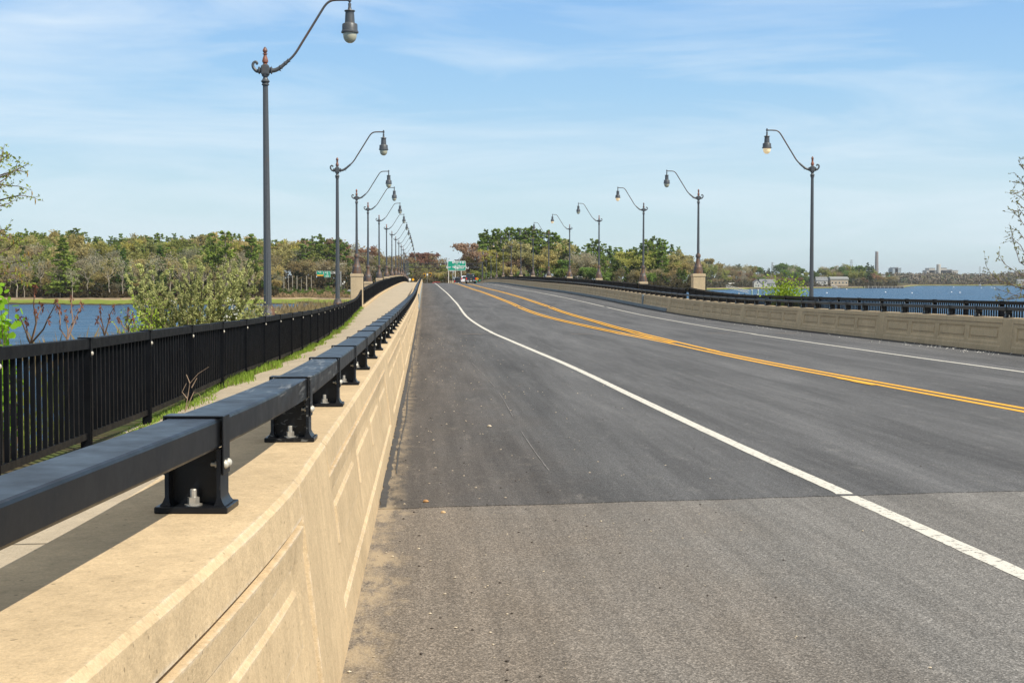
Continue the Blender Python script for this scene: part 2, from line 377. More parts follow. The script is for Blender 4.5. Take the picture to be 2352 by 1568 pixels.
mark('yellow_centre_lines', [strip(lambda y: ya(y)-.125, -6, JY-.6, .125, wob=.003, seed=3), strip(lambda y: ya(y)+.125, -6, 36.5, .125, wob=.003, seed=4),
     strip(lambda y: ya(y)+.125, 41.2, JY-.6, .125, .0055, seed=5), strip(lambda y: yb(y)+.125, 35.5, JY-.6, .125, .008, seed=6), strip(lambda y: yb(y)-.125, 41, JY-.6, .125, .0105, seed=7),
     strip(lambda y: ya(y)-.125, JY+.6, 510, .125), strip(lambda y: ya(y)+.125, JY+.6, 510, .125), strip(lambda y: yb(y)-.125, JY+.6, 510, .125), strip(lambda y: yb(y)+.125, JY+.6, 510, .125),
     strip(lambda y: ya(y)-.235, 23.2, 25.0, .09, .009, .02, 8)], MT['yellow'])
# expansion joint and seams
m = MB(); n = 30
for a, b, dz in ((-.32, 14.74, .013),):
    xs = np.linspace(a, b, n); vs = [(x, JY-.14+.02*math.sin(x*3), rz(x, JY)+dz) for x in xs]+[(x, JY+.12+.02*math.sin(x*4), rz(x, JY)+dz) for x in xs]
    m.add(vs, [(i, i+1, n+i+1, n+i) for i in range(n-1)])
tag(part('expansion_joint', m, MT['joint'], fixn=False), kind='structure')
m = MB()
for Y, a, b, w in ((47.0, -.3, 2.2, .05), (104, -.3, 3.0, .10), (JY+.5, -.3, 14.7, .10)):
    xs = np.linspace(a, b, n); vs = [(x, Y-w, rz(x, Y)+.0065) for x in xs]+[(x, Y+w+.02*math.sin(x*9), rz(x, Y)+.0065) for x in xs]
    m.add(vs, [(i, i+1, n+i+1, n+i) for i in range(n-1)])
tag(part('road_seam', m, MT['tar'], fixn=False), kind='structure')
m = MB()
for X, Y in ((1.15, 47.6), (5.05, 48.6), (10.1, 50.2), (12.7, 50.8)):
    m.add([(X, Y, rz(X, Y)+.005), (X+.8, Y+.03, rz(X+.8, Y)+.005), (X+.8, Y+.11, rz(X+.8, Y)+.005), (X, Y+.08, rz(X, Y)+.005)], [(0,1,2,3)])
tag(part('tan_survey_marks', m, simple('tan_mark', (.36, .25, .15), .8), fixn=False), kind='structure')
def scr(y): return 1.12+.05*math.sin(y*.35)-(y-12)*.004
m = MB()
for a, b in ((12.2, 15.6), (17.5, 21.5), (22.6, 30)):
    q = strip(scr, a, b, .008, .005, .002, 3); m.add(q.v, q.f)
tag(part('road_scratch', m, simple('pale_scratch', (.20, .19, .185), .8), fixn=False), kind='structure')
def tarx(y): return -.262+.010*math.sin(y*.8)+.005*math.sin(y*1.7)
q1 = strip(lambda y: -.300+.006*math.sin(y*.9), 10.12, 93, .05, .007, .012, 11, .12); q2 = strip(lambda y: -.235+.012*math.sin(y*.8), 12, 90, .012, .006, .006, 12, .2)
mark('joint_tar', [q1, q2], MT['tar'])
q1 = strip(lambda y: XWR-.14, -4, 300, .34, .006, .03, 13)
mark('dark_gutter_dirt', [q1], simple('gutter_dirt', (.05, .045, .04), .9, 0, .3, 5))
SW = mono([-4, 0, 2.5, 3.4, 4.7, 5.6, 7, 500], [.47, .31, .145, .07, .004, 0, 0, 0])      # the near parapet and rail flare away from the road
SR = mono([-4, 0, 2.5, 4.24, 6.24, 7.5, 9, 500], [.85, .50, .262, .10, .008, 0, 0, 0])
# parapet walls: a relief grid on the road side
WH = .87
def wall_mesh(side, y0, y1, pil0, period, npan, piw, sub=None):
    S = -1 if side == 'L' else 1; Xf = XWL if side == 'L' else XWR
    brk = {}     # y -> kind
    zs = [0, .14, .155, .22, .235, .29, .36, .375, .545, .56, .62, .63, .715, .722, .738, .745, .853, .87]
    panels = []; k = math.floor((y0-pil0)/period)
    fields = []
    while pil0+k*period < y1:
        a = pil0+k*period; f0, f1 = a+piw/2, a+period-piw/2; fields.append((f0, f1))
        m0, m1 = f0+.22, f1-.22; pw = (m1-m0-(npan-1)*.30)/npan
        for i in range(npan): q = m0+i*(pw+.30); panels.append((q, q+pw))
        k += 1
    ys = set([y0, y1])
    for f0, f1 in fields:
        for q in (f0-.02, f0-.004, f0+.004, f0+.012, f1-.012, f1-.004, f1+.004, f1+.02): ys.add(q)
    for a, b in panels:
        for q in (a, a+.035, a+.085, a+.10, b-.10, b-.085, b-.035, b): ys.add(q)
    if side == 'L' and y0 < 0: ys |= set(np.arange(-3, 6.5, .3).tolist())
    ys = sorted(y for y in ys if y0 <= y <= y1)
    def off(y, z):
        fl = None
        for f0, f1 in fields:
            if f0-.05 <= y <= f1+.05: fl = (f0, f1); break
        if fl is None: return 0
        if not (fl[0]+.004 < y < fl[1]-.004):
            if z > .853: return 0
            if abs(y-fl[0]) < .005 or abs(y-fl[1]) < .005: return .022       # vertical joint groove
            return 0
        if z >= .745: return 0
        if .722 <= z <= .738: return .040
        if z < .715 and z > .0:
            o = .014 if z > .14 else 0
            for a, b in panels:
                if a <= y <= b:
                    if z <= .22 or z >= .63: return o
                    if y in (a, b): return o
                    e = a+.035 <= y <= b-.035
                    if not e: return o
                    ins = a+.10 <= y <= b-.10
                    if ins and .36 < z < .56: return (.010 if side == 'L' else .024)
                    if .235 < z < .63: return (.022 if side == 'L' else .058)
                    return o
            return o
        return 0
    secs = []
    for y in ys:
        b = rz(Xf, y); fx_ = Xf-(SW(y) if side == 'L' else 0); row = [(fx_, y, b-.25)]
        for z in zs:
            lean = .10*z/WH if z < .86 else .115
            x = fx_+S*(lean+off(y, z)); row.append((x, y, b+z))
        row[-1] = (fx_+S*.115, y, b+WH)
        row.append((fx_+S*.59, y, b+WH)); row.append((fx_+S*.61, y, b+WH-.02)); row.append((fx_+S*.61, y, b-.25))
        secs.append(row)
    return MB().sweep(secs)
def wall(side):
    w = thing('parapet_wall', 'sunlit cream concrete parapet wall with recessed panels beside the near rail' if side == 'L' else 'shaded tan concrete parapet wall with rows of recessed panels across the road', 'wall', (XWL if side == 'L' else XWR, 0, rz(0, 0)))
    if side == 'L': a = wall_mesh('L', -3, JY-.03, 5.53, 10.0, 4, 1.3); b = wall_mesh('L', JY+.03, 470, JY+.6, 12.0, 5, .7)
    else: a = wall_mesh('R', 4, JY-.03, 35.35, 10.02, 4, .68); b = wall_mesh('R', JY+.03, 470, JY+.3, 12.0, 5, .7)
    a.add(b.v, b.f); part('wall_body', a, MT['wall'], w, smooth=25, world=True)
    S = 1 if side == 'L' else -1; X = XWL if side == 'L' else XWR; secs = []
    for y in yrange(JY-9.6, 465): z = rz(X, y); secs.append([(X-S*.12, y, z-.1), (X+S*.05, y, z-.1), (X+S*.03, y, z+.19), (X-S*.01, y, z+.21), (X-S*.12, y, z+.21)])
    part('plinth', MB().sweep(secs), MT['plinth'], w, smooth=25, world=True)
    z = rz(X, JY); part('joint_plate', MB().box(min(X-S*.16, X+S*.012), max(X-S*.16, X+S*.012), JY-.2, JY+.22, z, z+WH+.004), MT['plinth'], w, world=True)
    return w
wall('L'); wall('R')
# sidewalks
FX = mono([-8, 52, 60, 70, 80, 90, 96, 110, 520], [-3.4, -3.4, -3.5, -3.72, -3.95, -4.12, -4.2, -4.2, -4.2])       # left fence line
FZF = mono([-8, 10, 18, 24, 30, 38, 44, 55, 70, 84, 96, 110, 520], [-1.55, -1.62, -1.735, -1.76, -1.85, -1.95, -2.0, -2.01, -2.02, -1.93, -1.80, -1.56, -1.56])
def lift(Y): return .2*min(max((Y-105)/90, 0), 1)
def walkz(Y, far=False):
    if Y < 96: return EYE+FZF(Y)
    return max(EYE+FZF(96), rz(0, Y)+.0)+lift(Y) if Y > 112 else EYE+FZF(96)*(1-(Y-96)/16)+(rz(0, 112)-EYE+lift(112))*(Y-96)/16
def lw(X, Y):
    t = min(max((X+.94)/(FX(Y)+.94), 0), 1); return (rz(XWL, Y)+.03+lift(Y)*.0)*(1-t)+walkz(Y)*t if Y < 100 else walkz(Y)
lsz = lambda u, Y: lw(-.9+(FX(Y)+.9)*u, Y)
def walk(side):
    mb = MB(); ys = yrange(-6, 470); n = 7; vs = []
    for y in ys:
        for i in range(n):
            u = i/(n-1)
            if side == 'L': X = -.88+(FX(y)-.1+.88)*u; vs.append((X, y, lw(X, y)))
            else: X = XWR+.56+(17.9-XWR-.56)*u; vs.append((X, y, walkz(y)))
    mb.add(vs, [(r*n+i, r*n+i+1, r*n+n+i+1, r*n+n+i) for r in range(len(ys)-1) for i in range(n-1)]); return mb
tag(part('sidewalk_left', walk('L'), MT['walk'], fixn=False), kind='structure'); tag(part('sidewalk_right', walk('R'), MT['walk'], fixn=False), kind='structure')
m = MB()
for k in range(0, 64):
    Y = 2.6+k*3.05
    if Y > 200: break
    vs = []
    for i in range(9):
        X = -.93+(FX(Y)+1.0)*i/8; vs += [(X, Y, lw(X, Y)+.004), (X, Y+.018, lw(X, Y)+.004)]
    m.add(vs, [(2*i, 2*i+2, 2*i+3, 2*i+1) for i in range(8)])
tag(part('sidewalk_joints', m, simple('joint_grime', (.19, .16, .12), .9), fixn=False), kind='structure')
# kerb under the bridge fences and bridge deck edge
for side in 'LR':
    secs = []; S = -1 if side == 'L' else 1; X = -4.2 if side == 'L' else 17.75
    for y in yrange(96.5, 465): z = walkz(y); secs.append([(X-S*.22, y, z-.9), (X-S*.22, y, z+.10), (X-S*.2, y, z+.12), (X+S*.35, y, z+.12), (X+S*.35, y, z-.9)])
    tag(part('deck_edge_kerb', MB().sweep(secs), MT['wall']), kind='structure')
deck = MB().sweep([[(-4.6, y, rz(0, y)-.9), (18.2, y, rz(0, y)-.9), (18.2, y, rz(0, y)-2.0), (-4.6, y, rz(0, y)-2.0)] for y in yrange(96, 465)])
tag(part('bridge_deck', deck, MT['plinth']), kind='structure')
# ------------------------------------------------------------------ steel rails on the parapets
RX = {'L': XWL-.243, 'R': XWR+.37}
def railz(side, Y): return rz(XWL if side == 'L' else XWR, Y)+WH
def post_meshes():
    p = MB(); p.bbox(-.107, .107, -.083, .083, 0, .02, .003)                       # base plate
    for s in (-1, 1):
        p.sweep([[(s*.082, -.055, z), (s*.082, .055, z), (s*.070, .055, z), (s*.070, -.055, z)] if z > .04 else [(s*(.082+k), -.055-k*.6, z), (s*(.082+k), .055+k*.6, z), (s*(.070-k*.5), .055+k*.6, z), (s*(.070-k*.5), -.055-k*.6, z)] for z, k in ((.02, .014), (.030, .006), (.045, 0), (.185, 0))])
    p.box(-.070, .070, -.006, .006, .02, .184); pm = p.mesh('post', MT['rail'], smooth=25)
    s_ = MB()
    for a in (-1, 1): s_.bbox(min(a*.0835, a*.089), max(a*.0835, a*.089), -.045, .045, .108, .281, .002)
    s_.bbox(-.089, .089, -.045, .045, .2755, .282, .002); sm = s_.mesh('strap', MT['rail'], smooth=25)
    b = MB()
    for y in (0,):
        b.lathe([(.026, .0205), (.026, .024)], 16, (0, y, 0)); b.lathe([(.0175, .024), (.0175, .044)], 6, (0, y, 0)); b.lathe([(.010, .044), (.010, .066), (.0085, .068)], 10, (0, y, 0))
    bm_ = b.mesh('anchor_bolt', MT['zinc'], smooth=25)
    r = MB()
    for a in (1,):
        for y in (0,):
            pr = [(.0135, .0), (.0125, .004), (.0095, .008), (.005, .0105), (.001, .011)]
            r.lathe([(q, a*(.089+h)) for q, h in pr], 12, (0, y, .138), axis='X')
            r.lathe([(.006, a*.089), (.006, a*.068), (.011, a*.067), (.011, a*.060), (.006, a*.059), (.006, a*.047)], 8, (0, y, .138), axis='X')
    return pm, sm, bm_, r.mesh('rivet', MT['rivet'], smooth=40)
pm, sm, bm_, rvm = post_meshes()
lowp = MB(); lowp.box(-.107, .107, -.083, .083, 0, .02)
for s in (-1, 1): lowp.box(min(s*.07, s*.082), max(s*.07, s*.082), -.05, .05, .02, .185)
lowp.box(-.07, .07, -.006, .006, .02, .185); lowp.box(-.089, .089, -.045, .045, .276, .282)
for a in (-1, 1): lowp.box(min(a*.0835, a*.089), max(a*.0835, a*.089), -.045, .045, .108, .276)
lowm = lowp.mesh('post', MT['rail'])
def bend(side, Y): return 0 if side == 'R' else (.075 if 0 else 0)
def rail_x(side, Y):
    if side == 'L': return RX['L']-.012*max(0, 6.2-Y)*0-.0
    return RX['R']
def rail(side):
    X0 = RX[side]; y0 = 4.24 if side == 'L' else 34.0; s0 = y0-2*2 if side == 'L' else y0-2*4
    w = thing('steel_bridge_rail', 'black square-tube steel rail with scratches bolted along the sunlit near parapet' if side == 'L' else 'black steel rail with short posts bolted on top of the far shaded parapet', 'rail', (X0, s0, railz(side, s0)))
    secs = []; ys = [s0-1.2]; y = ys[0]
    while y < 470: y += .25 if y < 20 else 2 if y < 120 else 6; ys.append(y)
    for y in ys:
        z = railz(side, y); b = .010; a, c = .0775, .0775; lo, hi = z+.186, z+.275; X0 = RX[side]-(SR(y) if side == 'L' else 0)
        dent = -.006*math.exp(-((y-6.0)/.25)**2) if side == 'L' else 0
        secs.append([(X0-a+b, y, lo), (X0+c-b, y, lo), (X0+c-b*.3, y, lo+b*.3), (X0+c+dent, y, lo+b), (X0+c+dent, y, hi-b), (X0+c-b*.3, y, hi-b*.3), (X0+c-b, y, hi), (X0-a+b, y, hi), (X0-a+b*.3, y, hi-b*.3), (X0-a, y, hi-b), (X0-a, y, lo+b), (X0-a+b*.3, y, lo+b*.3)])
    X0 = RX[side]
    part('rail_tube', MB().sweep(secs), MT['rail'], w, smooth=20, world=True)
    n = 0; y = s0; far = MB()
    while y < 466:
        if n < 100:
            fl = SR(y) if side == 'L' else 0; loc = (-fl, y-s0, railz(side, y)-railz(side, s0)); det = (side == 'L' and 3 < y < 26) or (side == 'R' and y < 40)
            sl = math.atan((railz(side, y+.5)-railz(side, y-.5)))
            p = part('post', pm if y < 70 else lowm, None, w, loc=loc); p.rotation_euler = (sl, 0, -math.atan(SR(y-.5)-SR(y+.5)) if side == 'L' else 0)
            if y < 70: q = part('strap', sm, None, p)
            if det:
                for q in (-.045, .045): part('anchor_bolt', bm_, None, p, loc=(0, q, 0))
                for q in (-.022, .022): part('rivet', rvm, None, p, loc=(0, q, 0))
                if y < 9 or side == 'R':
                    for q in (-.022, .022): t_ = part('rivet', rvm, None, p, loc=(0, q, 0)); t_.rotation_euler = (0, 0, PI)
        else:
            z = railz(side, y)
            far.add([(a+X0, b+y, c+z) for a, b, c in lowp.v], lowp.f)
        n += 1; y += 2.0
    o = part('post', far, MT['rail'], w, world=True); o['kind'] = 'stuff'; o['label'] = 'distant short posts of the rail'
rail('L'); rail('R')
# ------------------------------------------------------------------ picket fences
def fpost(top, bot):
    m = MB(); m.box(-.045, .045, -.045, -.037, bot, top-.06); m.box(-.045, .045, .037, .045, bot, top-.06); m.box(-.007, .007, -.037, .037, bot, top-.06); return m
def fence(name, label, pts, topf, botf, side, group=None, det=0, hug=.12):
    """pts: plan positions of the posts; topf/botf: heights by Y"""
    p0 = pts[0]; w = thing(name, label, 'fence', (p0[0], p0[1], botf(p0[1])), 0, group); S = 1 if side == 'L' else -1
    n = len(pts)
    for i in range(n):
        x, y = pts[i]; z0, z1 = botf(y), topf(y)
        ang = math.atan2(pts[min(i+1, n-1)][0]-pts[max(i-1, 0)][0], pts[min(i+1, n-1)][1]-pts[max(i-1, 0)][1])
        m = MB(); M = Matrix.Translation((x, y, 0)) @ Matrix.Rotation(-ang, 4, 'Z')
        m.box(-.05, .05, -.037, -.029, z0-.02, z1-.09, M); m.box(-.05, .05, .029, .037, z0-.02, z1-.09, M); m.box(-.006, .006, -.0288, .0288, z0-.02, z1-.09, M)
        m.box(-.068, .068, -.045, .045, z1-.02, z1+.008, M); m.box(S*.058-.004, S*.058+.004, -.045, .045, z1-.19, z1-.02, M)
        o = part('post', m, MT['black'], w, world=True)
        if i < det:
            b = MB()
            b.lathe([(.022, S*.062), (.019, S*.070), (.010, S*.077), (.001, S*.078)], 10, (0, 0, z1-.15), 'X', M=None)
            b.v = [tuple(M @ Vector(v)) for v in b.v]
            part('rivet', b, MT['rivet'], o, smooth=True, world=True)
    for i in range(n-1):
        (xa, ya_), (xb, yb_) = pts[i], pts[i+1]; L = math.hypot(xb-xa, yb_-ya_); ux, uy = (xb-xa)/L, (yb_-ya_)/L; nx, ny = uy, -ux
        m = MB(); ta, tb, ba, bb = topf(ya_), topf(yb_), botf(ya_)+hug, botf(yb_)+hug
        def bar(z0a, z0b, h, wd, e=0.0):
            vs = []
            for (x, y, z) in ((xa+ux*e, ya_+uy*e, z0a), (xb-ux*e, yb_-uy*e, z0b)):
                for k, dz in ((-wd, 0), (wd, 0), (wd, h), (-wd, h)): vs.append((x+nx*k, y+ny*k, z+dz))
            m.add(vs, [(0,1,2,3), (7,6,5,4), (0,4,5,1), (1,5,6,2), (2,6,7,3), (3,7,4,0)])
        bar(ta-.105, tb-.105, .10, .052, .0); bar(ba, bb, .065, .022, .03)
        k = max(4, int(round(L/.19)))
        for j in range(1, k):
            t = j/k; x, y = xa+ux*L*t, ya_+uy*L*t; zt = ta*(1-t)+tb*t-.104; zb = ba*(1-t)+bb*t+.064; c, d = .016, .0195
            vs = [(x+ux*a*c+nx*b*d, y+uy*a*c+ny*b*d, z) for z in (zb, zt) for a, b in ((-1,-1),(1,-1),(1,1),(-1,1))]
            m.add(vs, [(0,1,5,4), (1,2,6,5), (2,3,7,6), (3,0,4,7)])
        part('picket_panel', m, MT['black'], w, world=True)
    return w
ltop = mono([-8, 11, 15, 18, 26, 32, 44, 54, 64, 75, 85, 91.5, 95.5], [EYE+v for v in (-.47, -.51, -.575, -.60, -.705, -.76, -.88, -.92, -.985, -1.03, -1.01, -.84, -.58)])
def lbot(Y): return EYE+FZF(Y)+.0
pts = [(FX(y), y) for y in np.arange(5.19, 94, 3.03)]+[(-4.18, 95.2)]
fence('picket_fence', 'long black picket fence beside the near sidewalk, grass growing along its foot', pts, ltop, lbot, 'L', det=20)
rtop = mono([30, 41, 61, 70, 78, 83, 88, 92, 94.5], [EYE+v for v in (-.57, -.61, -.71, -.73, -.74, -.68, -.60, -.50, -.42)])
rpts = [(17.75, y) for y in np.arange(34.2, 66, 2.87)]+[(17.75, 69), (17.6, 71.6), (17.5, 74.3), (17.5, 77.2), (17.52, 80), (17.56, 83), (17.6, 86), (17.65, 89), (17.7, 92), (17.75, 94.4)]
fence('picket_fence', 'long black picket fence above the water behind the far shaded parapet', rpts, rtop, lambda Y: EYE-1.85, 'R', det=12)
# ------------------------------------------------------------------ pillars, lamps
def pillar(loc, h, w, label, group):
    t = thing('concrete_pillar', label, 'pillar', loc, 0, group); a = w/2
    part('shaft', MB().bbox(-a, a, -a, a, -.9, h-.2, .02), MT['pillar'], t, smooth=25)
    part('cap', MB().bbox(-a-.03, a+.03, -a-.03, a+.03, h-.2, h-.06, .015).bbox(-a-.015, a+.015, -a-.015, a+.015, h-.0605, h, .012), MT['pillar'], t, smooth=25); return t
def lamp_proto(kind):
    """local origin: foot of the lamp; arm towards +X; block centre height Hc"""
    o = bpy.data.objects.new('street_lamp', None); link(o)
    if kind == 'tall': sh0, sh1 = .22, 5.86; r0, r1 = .103, .067
    else: sh0, sh1 = 1.36, (5.56 if kind == 'bridge' else 4.72); r0, r1 = .090, .066
    Hc = sh1+.38
    if kind == 'tall':
        part('base', MB().lathe([(.20, -.5), (.20, .02), (.19, .05), (.165, .13), (.155, .2), (.12, .225)], 8), MT['rust'], o, smooth=30)
    else:
        part('base', MB().lathe([(.33, 0), (.33, .17), (.315, .19), (.32, .21), (.32, .27), (.285, .36), (.29, .38), (.29, .41), (.275, .44), (.265, .50), (.24, .53), (.215, .62), (.18, .74), (.15, .88), (.135, 1.02), (.13, 1.08), (.165, 1.10), (.175, 1.14), (.175, 1.26), (.16, 1.29), (.12, 1.31), (.115, 1.36), (.09, 1.37)], 16), MT['rust'], o, smooth=35)
    part('shaft', MB().lathe([(r0, sh0), (r0*1.0, sh0+.06)]+[(r0+(r1-r0)*t, sh0+.06+(sh1-sh0-.06)*t) for t in (0, .5, 1)], 28, flute=.085), MT['lamp'], o)
    cap = MB().lathe([(.075, Hc-.385), (.096, Hc-.375), (.096, Hc-.36), (.078, Hc-.34), (.085, Hc-.32), (.112, Hc-.285), (.112, Hc-.275), (.08, Hc-.235), (.058, Hc-.19), (.06, Hc-.165), (.09, Hc-.145), (.09, Hc-.12), (.06, Hc-.115)], 18)
    cap.bbox(-.10, .10, -.10, .10, Hc-.118, Hc+.118, .014)
    for a in range(4):
        M = Matrix.Rotation(a*PI/2, 4, 'Z'); q = MB().bbox(-.068, .068, -.107, -.10, Hc-.085, Hc+.085, .003); cap.add([M @ Vector(v) for v in q.v], q.f)
    cap.lathe([(.10, .0), (.055, .04)], 18, (0, 0, Hc+.118))
    for s in (-1, 1): cap.lathe([(.07, s*.10), (.07, s*.125), (.098, s*.150), (.105, s*.158), (.075, s*.178), (.055, s*.185)], 14, (0, 0, Hc), 'X')
    part('capital', cap, MT['lamp'], o, smooth=35)
    f = MB().lathe([(.055, Hc+.14), (.06, Hc+.165), (.045, Hc+.18), (.072, Hc+.20), (.079, Hc+.24), (.06, Hc+.31), (.04, Hc+.37), (.042, Hc+.40), (.062, Hc+.41), (.062, Hc+.425), (.03, Hc+.435), (.045, Hc+.455), (.063, Hc+.485), (.060, Hc+.515), (.035, Hc+.57), (.004, Hc+.60)], 14)
    part('finial', f, MT['finial'], o, smooth=40)
    def sm_path(p, k=3):
        p = [Vector((a, 0, b)) for a, b in p]
        for _ in range(k):
            q = [p[0]]
            for i in range(len(p)-1): q += [p[i]*.75+p[i+1]*.25, p[i]*.25+p[i+1]*.75]
            q.append(p[-1]); p = q
        return p
    sc = sm_path([(-.17, -.01), (-.21, -.03), (-.27, .02), (-.315, .09), (-.315, .17), (-.26, .225), (-.205, .205), (-.20, .165), (-.225, .155)], 2)
    part('scroll', MB().tube([v+Vector((0,0,Hc)) for v in sc], [.048-.026*i/(len(sc)-1) for i in range(len(sc))], 10).lathe([(.001, -.03), (.026, -.022), (.03, 0), (.026, .022), (.001, .03)], 10, (-.217, 0, Hc+.172), 'Y'), MT['lamp'], o, smooth=45)
    ar = sm_path([(.17, -.005), (.25, .0), (.36, .055), (.46, .135), (.61, .265), (.70, .35), (.80, .475), (.90, .64), (1.17, 1.07), (1.43, 1.49), (1.55, 1.68), (1.68, 1.78), (1.84, 1.80), (2.14, 1.80)], 3)
    part('arm', MB().tube([v+Vector((0,0,Hc)) for v in ar], .030, 10), MT['arm'], o, smooth=45)
    slv = sm_path([(.17, -.005), (.25, .0), (.36, .055), (.46, .135), (.61, .265)], 2); k = len(slv)
    q = MB().tube([v+Vector((0,0,Hc)) for v in slv], [.060-.020*i/(k-1) for i in range(k)], 12)
    for t, r in ((.97, .055), (.80, .058), (.60, .064)):
        i = int(t*(k-1)); a, b = slv[max(i-1, 0)], slv[min(i+1, k-1)]; dd = (b-a).normalized()*.014; c = slv[i]+Vector((0,0,Hc)); q.tube([c-dd, c+dd], [r, r*.92], 12)
    i = int(.5*(k-1)); c = slv[i]+Vector((0,0,Hc)); q.tube([c+Vector((.03,0,.04)), c+Vector((.01,0,.085))], [.02, .003], 6); q.tube([c+Vector((.02,0,-.04)), c+Vector((.065,0,-.075))], [.022, .003], 6)
    part('arm_sleeve', q, MT['lamp'], o, smooth=40)
    ha = Hc+1.80; ln = MB()
    pr = [(.028, .085), (.03, .08), (.03, .045), (.045, .04), (.045, -.04), (.022, -.05), (.022, -.08), (.036, -.085), (.042, -.11), (.036, -.17), (.05, -.24), (.06, -.262), (.135, -.27), (.142, -.285), (.118, -.305), (.112, -.32), (.118, -.40), (.128, -.58), (.15, -.60), (.185, -.61), (.197, -.63), (.20, -.76), (.205, -.785), (.222, -.80), (.222, -.84), (.17, -.85)]
    ln.lathe([(a, ha+b) for a, b in pr], 20, (2.165, 0, 0)); lo = part('lantern', ln, MT['lamp'], o, smooth=35)
    g = MB().lathe([(.175, ha-.845), (.182, ha-.88), (.172, ha-.95), (.145, ha-1.02), (.10, ha-1.07), (.05, ha-1.095), (.002, ha-1.10)], 18, (2.165, 0, 0))
    part('globe', g, MT['globe'], lo, smooth=60)
    return o
PR = {k: lamp_proto(k) for k in ('tall', 'joint', 'bridge')}; used = set()
def put_lamp(kind, side, loc, label, lit=False):
    r = dup(PR[kind], loc, 0 if side == 'L' else PI)
    if kind not in used: used.add(kind)
    q_ = random.Random(label); r.rotation_euler = (q_.uniform(-.004, .004), q_.uniform(-.004, .004), r.rotation_euler[2]+q_.uniform(-.03, .03))
    tag(r, label, 'street lamp', 'street lamps lining the bridge')
    if lit:
        for c in r.children:
            if c.name.startswith('lantern'):
                for g in c.children: g.data = g.data.copy(); g.data.materials[0] = MT['globe_lit']
    return r
def dropz(P, h): return (P.x, P.y, P.z-h)
ORD = ['nearest', 'second', 'third', 'fourth', 'fifth', 'sixth', 'seventh', 'eighth', 'ninth', 'tenth', 'eleventh', 'twelfth', 'thirteenth', 'fourteenth']
put_lamp('tall', 'L', dropz(at(611, 161.7, 36.4), 6.24), 'nearest street lamp on the left, tall fluted shaft rising behind the picket fence')
put_lamp('tall', 'L', dropz(at(774, 391, 66.6), 6.24), 'second street lamp on the left, thin shaft standing just before the first concrete pillar')
put_lamp('tall', 'R', dropz(at(1866.3, 388.6, 66.6), 6.24), 'nearest lamp on the right with lit globe, its shaft in front of the open water', True)
def X_of(side): return -4.55 if side == 'L' else 17.95
for side in 'LR':
    x = X_of(side); z = EYE-1.80; P = at(819.5 if side == 'L' else 1603.5, 628.5, 96.2)
    x = P.x; y = P.y; word = 'left' if side == 'L' else 'right'
    pillar((x, y, z), P.z-z, .82, f'tall cream concrete pillar at the start of the {word} bridge fence', 'tall concrete pillars')
    put_lamp('joint', side, (x, y, P.z), f'street lamp with rusty bell base on the tall cream pillar on the {word}')
BY = [118.2+29.9*k for k in range(12)]
for side in 'LR':
    word = 'left' if side == 'L' else 'right'
    for k, y in enumerate(BY):
        if side == 'L': x = -4.62-(y-118)*.0006
        else: x = 18.15
        y2 = y if side == 'L' else y-.9; z = walkz(y2); h = 1.42
        o_ = ORD[k+(3 if side == 'L' else 2)] if k < 9 else None
        far = k >= 8
        pillar((x, y2, z), h, .66, f'{ORD[k+1]} cream pedestal along the {word} bridge fence, counted from the camera' if not far else f'far cream pedestal beyond the crest on the {word} side', 'fence pedestals beyond the crest' if far else 'fence pedestals')
        put_lamp('bridge', side, (x, y2, z+h), (f'{ORD[k+3]} street lamp along the {word} side of the bridge, counted from the camera' if side == 'L' else f'{ORD[k+2]} street lamp along the right side of the bridge, counted from the camera') if not far else f'tiny distant street lamp beyond the crest on the {word} side', lit=(side == 'R' and k in (0, 2, 7)))
for k in PR:
    def kill(o):
        for c in list(o.children): kill(c)
        bpy.data.objects.remove(o)
    kill(PR[k])
# bridge fences, one between each pair of pillars
for side in 'LR':
    word = 'left' if side == 'L' else 'right'; x = -4.2 if side == 'L' else 17.75
    marks = [96.2 if side == 'L' else 95.3]+[y if side == 'L' else y-.9 for y in BY]
    for k in range(len(marks)-1):
        a, b = marks[k]+.48, marks[k+1]-.42; n = 8 if k == 0 else 10; n = n if k < 7 else 6
        ps = [(x-(a+(b-a)*i/n-118)*.0006*(side == 'L'), a+(b-a)*i/n) for i in range(n+1)]
        fence('bridge_fence', f'black fence panel run between the {ORD[k]} and {ORD[k+1]} pedestals on the {word}' if k < 8 else f'distant black fence run beyond the crest on the {word}', ps, lambda Y: walkz(Y)+1.27, lambda Y: walkz(Y)+.12, side, 'fence runs between lamp pedestals', det=99 if (side == 'L' and k == 0) else 0, hug=.05)
# ------------------------------------------------------------------ water and land
w_ = Mat('water'); v = w_.pos((1, 1, 1))
wv = w_.math('ADD', w_.math('MULTIPLY', w_.noise(w_.pos((.5, 1.0, 1)), .9, 5, .62, .3), 1.0), w_.math('MULTIPLY', w_.noise(w_.pos((.6, 1, 1)), .16, 4, .6), 3.0))
patch = w_.ramp(w_.noise(w_.pos((.10, .55, 1)), .35, 6, .68, .3), [(.34, .55), (.68, 1.5)]); far_ = w_.ramp(w_.noise(w_.pos((.35, 1.6, 1)), .8, 5, .7), [(.3, .6), (.7, 1.4)])
w_.set(col=w_.mix(1, w_.mix(1, (.016, .088, .19), patch, 'MULTIPLY'), far_, 'MULTIPLY'), rough=.30, ior=1.333, spec=.42)
w_.bump(wv, 1.0, 1.6)
WM = w_.m
m = MB(); R0 = 9000
m.add([(-R0, 60, WATER), (R0, 60, WATER), (R0, 12000, WATER), (-R0, 12000, WATER)], [(0,1,2,3)])
